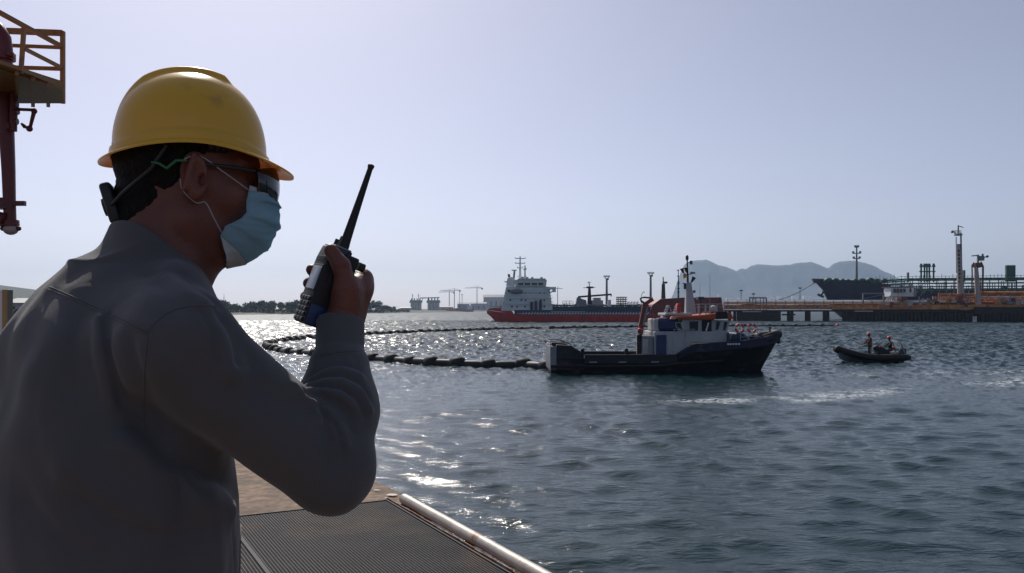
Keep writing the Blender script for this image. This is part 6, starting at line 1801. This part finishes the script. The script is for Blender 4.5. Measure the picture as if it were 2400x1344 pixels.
# ---- trousers and boots (below the picture)
HIP = [TC + tr * s * .095 + Vector((0, 0, 3.02)) for s in (1, -1)]
KNE = [HIP[0] + tf * .04 + Vector((0, 0, -.42)), HIP[1] + tf * .06 + Vector((0, 0, -.42))]
ANK = [KNE[0] - tf * .02 + Vector((0, 0, -.42 + .10 - .0)), KNE[1] + Vector((0, 0, -.32))]
for a in ANK: a.z = DOCK + .10
def d_trous(P):
    d = loft(P, [(2.90, 0, 0, .17, .13), (3.00, 0, 0, .185, .138), (3.06, 0, 0, .19, .142), (3.12, 0, 0, .188, .14)])
    for i in range(2):
        l = d_cap(P, HIP[i] - Vector((0, 0, .04)), KNE[i], .098, .072); l = smin(l, d_cap(P, KNE[i], ANK[i], .072, .060), .02)
        d = smin(d, l, .03)
    return d
link_mesh('trousers', sdf_mesh('person_trousers', d_trous, (-.95, .9, 2.22), (-.2, 1.7, 3.14), .012), M_trouser, man, True)
for i in range(2):
    def d_boot(P, a=ANK[i]):
        b = Vector((a.x, a.y, DOCK + .045))
        d = d_cap(P, a + Vector((0, 0, .02)), b, .05, .048)
        d = smin(d, d_cap(P, b - tf * .04, b + tf * .15, .046, .042), .02)
        return np.maximum(d, DOCK + .030 - P[:, 2])
    link_mesh('boot', sdf_mesh('person_boot', d_boot, A(ANK[i]) - np.array([.25, .25, .12]), A(ANK[i]) + .28, .007), M_boot, man, True)

# ------------------------------------------------------------------ hard hat
def make_hat():
    pitch = math.radians(-1.5)
    T = HM @ Matrix.Translation((-.001, 0, .043)) @ Matrix.Rotation(pitch, 4, 'Y') @ Matrix.Scale(.862, 4)
    hat = empty('hard_hat', T @ Vector((0, 0, 0)))
    tag(hat, 'scuffed yellow hard hat with a raised crown ridge on the foreground man', 'hard hat')
    n = 120
    a_, b_w, hgt = .1235, .1080, .128                   # half length, half width, dome height
    def base_z(th):                                      # lower edge: arched over the ear, low in front and behind
        c = math.cos(th)
        return -.004 - .021 * c * c + (.004 if c < 0 else -.006) * abs(c) ** 3
    def ridge(x, y, t):
        w = .024 + .012 * t
        k = 1 / (1 + math.exp((abs(y) - w) / .0016))
        fade = max(0, min(1, (x + .118) / .05)) * max(0, min(1, (.070 - x) / .016))
        return k * fade
    rings = []
    for i in range(46):                                   # dome
        t = i / 45.0
        ph = t * math.pi / 2
        rg = []
        for j in range(n):
            th = 2 * math.pi * j / n
            cx, cy = math.cos(th), math.sin(th)
            rr = math.sin(ph) ** .90
            z = hgt * math.cos(ph) ** .92
            ax = a_ * (1.0 if cx > 0 else 1.02)
            x, y = ax * rr * cx, b_w * rr * cy
            zz = z + (base_z(th) + .018) * (t ** 3)
            lift = ridge(x, y, 1 - t) * (.0085 * (1 - .2 * t)) * (1 if i else 1)
            nv = Vector((x / a_ ** 2, y / b_w ** 2, max(z, .02) / hgt ** 2)).normalized()
            p = Vector((x, y, zz)) + nv * lift
            rg.append(p)
        rings.append(rg)
    def brim(th):
        c = math.cos(th)
        f = max(0, c)
        return .0105 + .030 * f ** 2.2 + .0065 * max(0, -c) ** 2
    for k, (dr, dz) in enumerate(((.0012, -.002), (.0045, -.004), (.0052, -.008), (.0055, -.017))):   # step band
        rg = []
        for j in range(n):
            th = 2 * math.pi * j / n; c, s = math.cos(th), math.sin(th)
            ax = a_ * (1.0 if c > 0 else 1.02)
            rg.append(Vector(((ax + dr) * c, (b_w + dr) * s, base_z(th) + .018 + dz)))
        rings.append(rg)
    last = (.0055, -.017)
    for u in (.15, .4, .7, .92, 1.0):
        rg = []
        for j in range(n):
            th = 2 * math.pi * j / n; c, s = math.cos(th), math.sin(th)
            ax = a_ * (1.0 if c > 0 else 1.02)
            w = brim(th) * u
            droop = -(.0035 + .34 * brim(th)) * u ** 1.3
            rg.append(Vector(((ax + .0055 + w) * c, (b_w + .0055 + w * (1.0 if c < .3 else .9)) * s, base_z(th) + .001 + droop)))
        rings.append(rg)
    edge = rings[-1]
    lip = [Vector((p.x * .997, p.y * .997, p.z - .0026)) for p in edge]
    rings.append(lip)
    inner = []
    for rg in reversed(rings[:-6]): inner.append(rg)
    back = []
    for q_, rg in enumerate(reversed(rings[46:-1])):
        back.append([Vector((p.x * .985, p.y * .982, p.z - .0024)) for p in rg])
    for rg in reversed(rings[1:46:3]):
        back.append([Vector((p.x * .975, p.y * .972, p.z - .003)) for p in rg])
    m = MB(); m.rings(rings + back, closed=True, cap=True)
    me = m.mesh('hat_shell', 50, fix=True)
    me.transform(T)
    link_mesh('shell', me, M_hat, hat, True)
    # dark scuff on the near side of the crown
    def on_shell(px, py):
        best, bd = None, 1e9
        for v_ in me.vertices:
            c = v_.co
            if c.y > HC.y: continue
            d2 = (1200 + c.x / c.y * F - px) ** 2 + (HZ - (c.z - H) / c.y * F - py) ** 2
            if d2 < bd: bd, best = d2, v_
        nrm = best.normal.copy()
        if nrm.y > 0: nrm = -nrm
        return W(px, py, best.co.y) , nrm
    c_, n_ = on_shell(509, 240)
    for (ax_, az_), (bx_, bz_), w_ in (((-.005, -.003), (.004, .0025), .0012), ((-.001, -.0005), (.0065, .002), .0008)):
        e1 = Vector((1, 0, 0)); e1 = (e1 - n_ * e1.dot(n_)).normalized(); e2 = n_.cross(e1); e2 = e2 if e2.z > 0 else -e2
        p0 = c_ + e1 * ax_ + e2 * az_ + n_ * .0008; p1 = c_ + e1 * bx_ + e2 * bz_ + n_ * .0008
        sc_ = MB(); sc_.bar(p0, p1, w_, .0006, up=n_); sc_.build('scuff_mark', M_strap, hat, None, wc=True)
    # suspension band and ratchet knob at the nape
    sb = MB()
    pts = []
    for j in range(60):
        th = 2 * math.pi * j / 60
        c, s = math.cos(th), math.sin(th)
        pts.append(T @ Vector((.106 * c - .004, .0885 * s, -.002 - .050 * max(0, -c) ** 1.6)))
    v = []
    up = Vector((0, 0, 1))
    for p in pts: v.append([p - up * .016, p + up * .018])
    for j in range(60):
        a, b = v[j], v[(j + 1) % 60]
        sb.add([a[0], b[0], b[1], a[1]], [(0, 1, 2, 3)])
    o = sb.build('headband', M_strap, hat, 60, wc=True, fix=False)
    so = o.modifiers.new('thick', 'SOLIDIFY'); so.thickness = .003; so.offset = 0
    kb = MB()
    K = HM @ Matrix.Translation((-.108, .0, -.044)) @ Matrix.Rotation(math.radians(-16), 4, 'Y')
    kb.box(-.009, .007, -.034, .034, -.031, .028, K)
    kb.build('ratchet_strap', M_strap, hat, 40, bevel=.005, bseg=3, wc=True)
    kk = MB(); kk.cyl(K @ Vector((-.008, 0, -.002)), K @ Vector((-.014, 0, -.002)), .014, .0125, 20); kk.build('ratchet_knob', M_strap, hat, 40, wc=True)
    for s in (-1, 1):
        st = MB(); st.tube([hp(-.108, s * .03, -.05), hp(-.088, s * .062, -.035), hp(-.05, s * .0805, -.002), hp(-.03, s * .088, .03)], .0030, 8); st.build('nape_strap', M_strap, hat, 60, wc=True)
    # dark scuff mark on the near side
    return hat, T
hat, HT = make_hat()

# ------------------------------------------------------------------ sunglasses
def make_glasses():
    g = empty('sunglasses', hp(.09, 0, -.005)); tag(g, 'dark wraparound sunglasses with green temple tips worn above the mask', 'sunglasses')
    for s in (-1, 1):
        m = MB(); rows = []
        for i in range(9):
            u = i / 8.0
            rg = []
            for j in range(13):
                w = j / 12.0
                a = s * (.05 + w * .86)                                   # angle round the face
                R = .0775 + .002 * math.sin(w * 3)
                cx = .034
                hh = (.026 - .010 * w ** 2.2) * (1 - .25 * (1 - w) ** 6)
                z = -.010 + (u - .5) * 2 * hh - .004 * (1 - w) * (1 if u < .5 else 0)
                bul = .004 * math.cos((u - .5) * 3)
                rg.append(hp(cx + .006 + (R + bul) * math.cos(a) * 1.03, (R + bul) * math.sin(a), z))
            rows.append(rg)
        m.rings(rows, closed=False, cap=False)
        o = m.build('lens', M_lens, g, 180, wc=True, fix=False)
        so = o.modifiers.new('thick', 'SOLIDIFY'); so.thickness = .0022; so.offset = 0
        t = MB(); t.tube([hp(.086, s * .062, .004), hp(.062, s * .077, .005), hp(.03, s * .084, .006), hp(-.004, s * .0865, .010)], [.0030, .0036, .0028, .0024], 8); t.build('temple', M_strap, g, 60, wc=True)
        t = MB(); t.tube([hp(-.004, s * .0868, .0105), hp(-.018, s * .0872, .0095), hp(-.030, s * .0868, -.002), hp(-.040, s * .0862, .0045), hp(-.050, s * .085, .006)], [.0020, .0022, .0022, .0020, .0014], 8); t.build('temple_tip', M_greenfrm, g, 60, wc=True)
    b = MB(); b.tube([hp(.114, -.008, -.002), hp(.118, 0, .001), hp(.114, .008, -.002)], .003, 8); b.build('bridge', M_strap, g, 60, wc=True)
    return g
make_glasses()

# ------------------------------------------------------------------ surgical mask
def make_mask():
    k = empty('face_mask', hp(.11, 0, -.06)); tag(k, 'pleated light blue surgical mask on the foreground man', 'face mask')
    # rows from the nose bridge down under the chin: forward reach, height, and where the side edge runs back to
    top = [(.118, -.031), (.123, -.037), (.125, -.050), (.124, -.068), (.118, -.086), (.109, -.102), (.094, -.117), (.073, -.129), (.048, -.135)]
    side = [(.080, -.017), (.077, -.032), (.075, -.046), (.075, -.058), (.068, -.066), (.058, -.072), (.046, -.078), (.040, -.092), (.048, -.122)]
    n = 33
    R = []
    for q in range(49):
        f = q / 48.0 * 8; i = min(int(f), 7); u = f - i
        fx = top[i][0] + (top[i + 1][0] - top[i][0]) * u; fz = top[i][1] + (top[i + 1][1] - top[i][1]) * u
        sx = side[i][0] + (side[i + 1][0] - side[i][0]) * u; sz = side[i][1] + (side[i + 1][1] - side[i][1]) * u
        pleat = .0050 * (((q / 48.0 * 3.9 + .35) % 1.0) ** 1.5 - .4) if 7 < q < 43 else 0
        rg = []
        for j in range(n):
            s = -1 + 2 * j / (n - 1)
            a = abs(s)
            x = fx + (sx - fx) * a ** 2.2
            yw = .067 + .004 * math.sin(q / 48 * 3.1)
            y = yw * math.sin(s * math.pi / 2) * (1 - .05 * (1 - a)) * (.55 + .45 * min(1, .4 + a)) ** .2
            if q < 10: y *= .93 + .07 * q / 10
            if q > 38: y *= 1 - .12 * (q - 38) / 10 * (1 - a * .3)
            z = fz + (sz - fz) * a ** 1.6
            nx = math.cos(s * 1.2)
            p_ = pleat * (1 - a ** 6)
            crump = .0016 * math.sin(q * .9 + s * 7) * math.sin(s * 11 + q * .33)
            rg.append(hp(x + (p_ + crump) * nx, y + (p_ + crump) * math.sin(s * 1.2), z))
        R.append(rg)
    def piece(i0, i1, name, mtl):
        m = MB(); m.rings(R[i0:i1 + 1], closed=False, cap=False)
        o = m.build(name, mtl, k, 180, wc=True, fix=False)
        so = o.modifiers.new('thick', 'SOLIDIFY'); so.thickness = .0012; so.offset = 0
        return o
    piece(0, 3, 'top_band', M_maskedge); piece(3, 42, 'pleated_cloth', M_mask); piece(42, 48, 'lower_band', M_maskedge)
    for s, j in ((-1, 0), (1, n - 1)):
        up, lo = R[3][j], R[40][j]
        e = hp(.012, s * .086, .018)
        m = MB(); m.tube(resample([up, up.lerp(e, .5) + (hl * s) * .006, e, hp(-.010, s * .0885, .010)], .004), .0009, 6); m.build('ear_loop', M_loop, k, 180, wc=True)
        e2 = hp(.020, s * .080, -.046)
        m = MB(); m.tube(resample([lo, lo.lerp(e2, .5) + (hl * s) * .006, e2, hp(.008, s * .078, -.047), hp(-.010, s * .0815, -.030), hp(-.0125, s * .0875, -.012)], .004), .0009, 6); m.build('ear_loop', M_loop, k, 180, wc=True)
    return k
make_mask()

# ------------------------------------------------------------------ two-way radio
def make_radio():
    r = empty('two_way_radio', rp(0, 0, -.06)); tag(r, 'black handheld two-way radio with long antenna in the raised hand', 'radio')
    M_rb = mat('radio_black', (0.012, 0.013, 0.015), 0.6, var=0.2, scale=20, bump=.0004, bscale=400)
    M_rblue = mat('radio_blue', (0.012, 0.035, 0.12), 0.4, var=0.1)
    M_scr = mat('radio_display', (0.42, 0.44, 0.50), 0.25, var=0.05, spec=0.6)
    M_key = mat('radio_keys', (0.016, 0.017, 0.019), 0.6, var=0.1)
    M_print = mat('key_print', (0.20, 0.20, 0.21), 0.5, var=0.02)
    def box(name, n0, n1, s0, s1, l0, l1, m_, bev=.002, par=None):
        b = MB(); b.box(n0, n1, s0, s1, l0, l1, RM); return b.build(name, m_, par or r, 40, bevel=bev, bseg=3, wc=True)
    body_ = MB()
    prof = [(-.0165, -.062), (.0135, -.062), (.0170, -.057), (.0170, .040), (.0140, .062), (-.0165, .062)]
    body_.prism([(0, 0)] * 0 + [(p[0], p[1]) for p in prof], 1, -.0285, .0285)
    me = body_.mesh('radio_body', 40, bevel=.0035, bseg=3); me.transform(RM); link_mesh('case', me, M_rb, r, True)
    box('battery', -.0215, -.0160, -.0265, .0265, -.060, .030, M_rb)
    box('blue_side_panel', -.010, .0155, .0268, .0290, -.060, -.030, M_rblue, .0008)
    box('blue_shoulder', -.008, .0120, .0262, .0292, .034, .060, M_rblue, .0008)
    box('push_to_talk_button', -.006, .006, .0280, .0310, -.004, .026, M_key, .001)
    s_ = box('display_frame', .0165, .0178, -.0235, .0235, -.012, .030, M_key, .0005)
    box('display', .0176, .0182, -.0205, .0205, -.009, .027, M_scr, .0002, s_)
    sp = box('speaker_panel', .0150, .0172, -.022, .022, .0345, .044, M_key, .0005)
    for i in range(3):
        box('speaker_slot', .0170, .0176, -.018, .018, .0362 + i * .0026, .0372 + i * .0026, M_rb, 0, sp)
    for row in range(5):
        for c in range(3):
            s0 = -.0205 + c * .0141; l0 = -.0205 - row * .0082
            kx = box('key', .0165, .0190, s0, s0 + .0122, l0 - .0060, l0, M_key, .0009)
            box('key_mark', .0188, .01915, s0 + .0046, s0 + .0076, l0 - .0040, l0 - .0020, M_print, 0, kx)
    box('top_plate', -.0145, .0120, -.0255, .0255, .0605, .0640, M_grey, .0008)
    for s0, rr, hh in ((-.012, .0062, .014), (.004, .0050, .019)):
        kb = MB(); kb.cyl(rp(-.002, s0, .062), rp(-.002, s0, .062 + hh), rr, rr * .9, 16); kb.build('control_knob', M_rb, r, 40, wc=True)
    an = MB()
    base = rp(-.004, .016, .060)
    tip = W(871, 386, 1.290)
    an.tube([base, base.lerp(tip, .06), base.lerp(tip, .10), base.lerp(tip, .5), base.lerp(tip, .95), base.lerp(tip, .965), base.lerp(tip, .99), tip], [.0078, .0080, .0074, .0056, .0040, .0050, .0052, .0034], 16)
    an.build('antenna', M_rb, r, 50, wc=True)
    # side connector for a speaker microphone, and belt clip
    box('accessory_connector', -.028, -.006, .018, .036, .022, .056, M_rb, .003)
    box('belt_clip', -.031, -.0265, -.012, .020, -.02, .036, M_rb, .001)
    kb = MB(); kb.cyl(rp(-.030, .030, .046), rp(-.040, .030, .046), .0065, .0065, 14); kb.build('connector_screw', M_rb, r, 40, wc=True)
make_radio()
# ------------------------------------------------------------------ haze: the air of the place
def make_haze():
    m = MB(); m.box(-9800, 9800, -9800, 9800, -5.0, 470.0)
    hm = bpy.data.materials.new('sea_haze'); hm.use_nodes = True
    nt = hm.node_tree; nt.nodes.clear()
    o_ = nt.nodes.new('ShaderNodeOutputMaterial'); v = nt.nodes.new('ShaderNodeVolumePrincipled')
    v.inputs['Color'].default_value = (0.55, 0.74, 1.0, 1)
    v.inputs['Density'].default_value = HAZE
    v.inputs['Anisotropy'].default_value = 0.35
    nt.links.new(v.outputs[0], o_.inputs['Volume'])
    h = m.build('haze', hm, smooth=None)
    tag(h, 'thin pale sea haze lying over the whole harbour', 'haze', kind='stuff')
HAZE = 0.00009
make_haze()
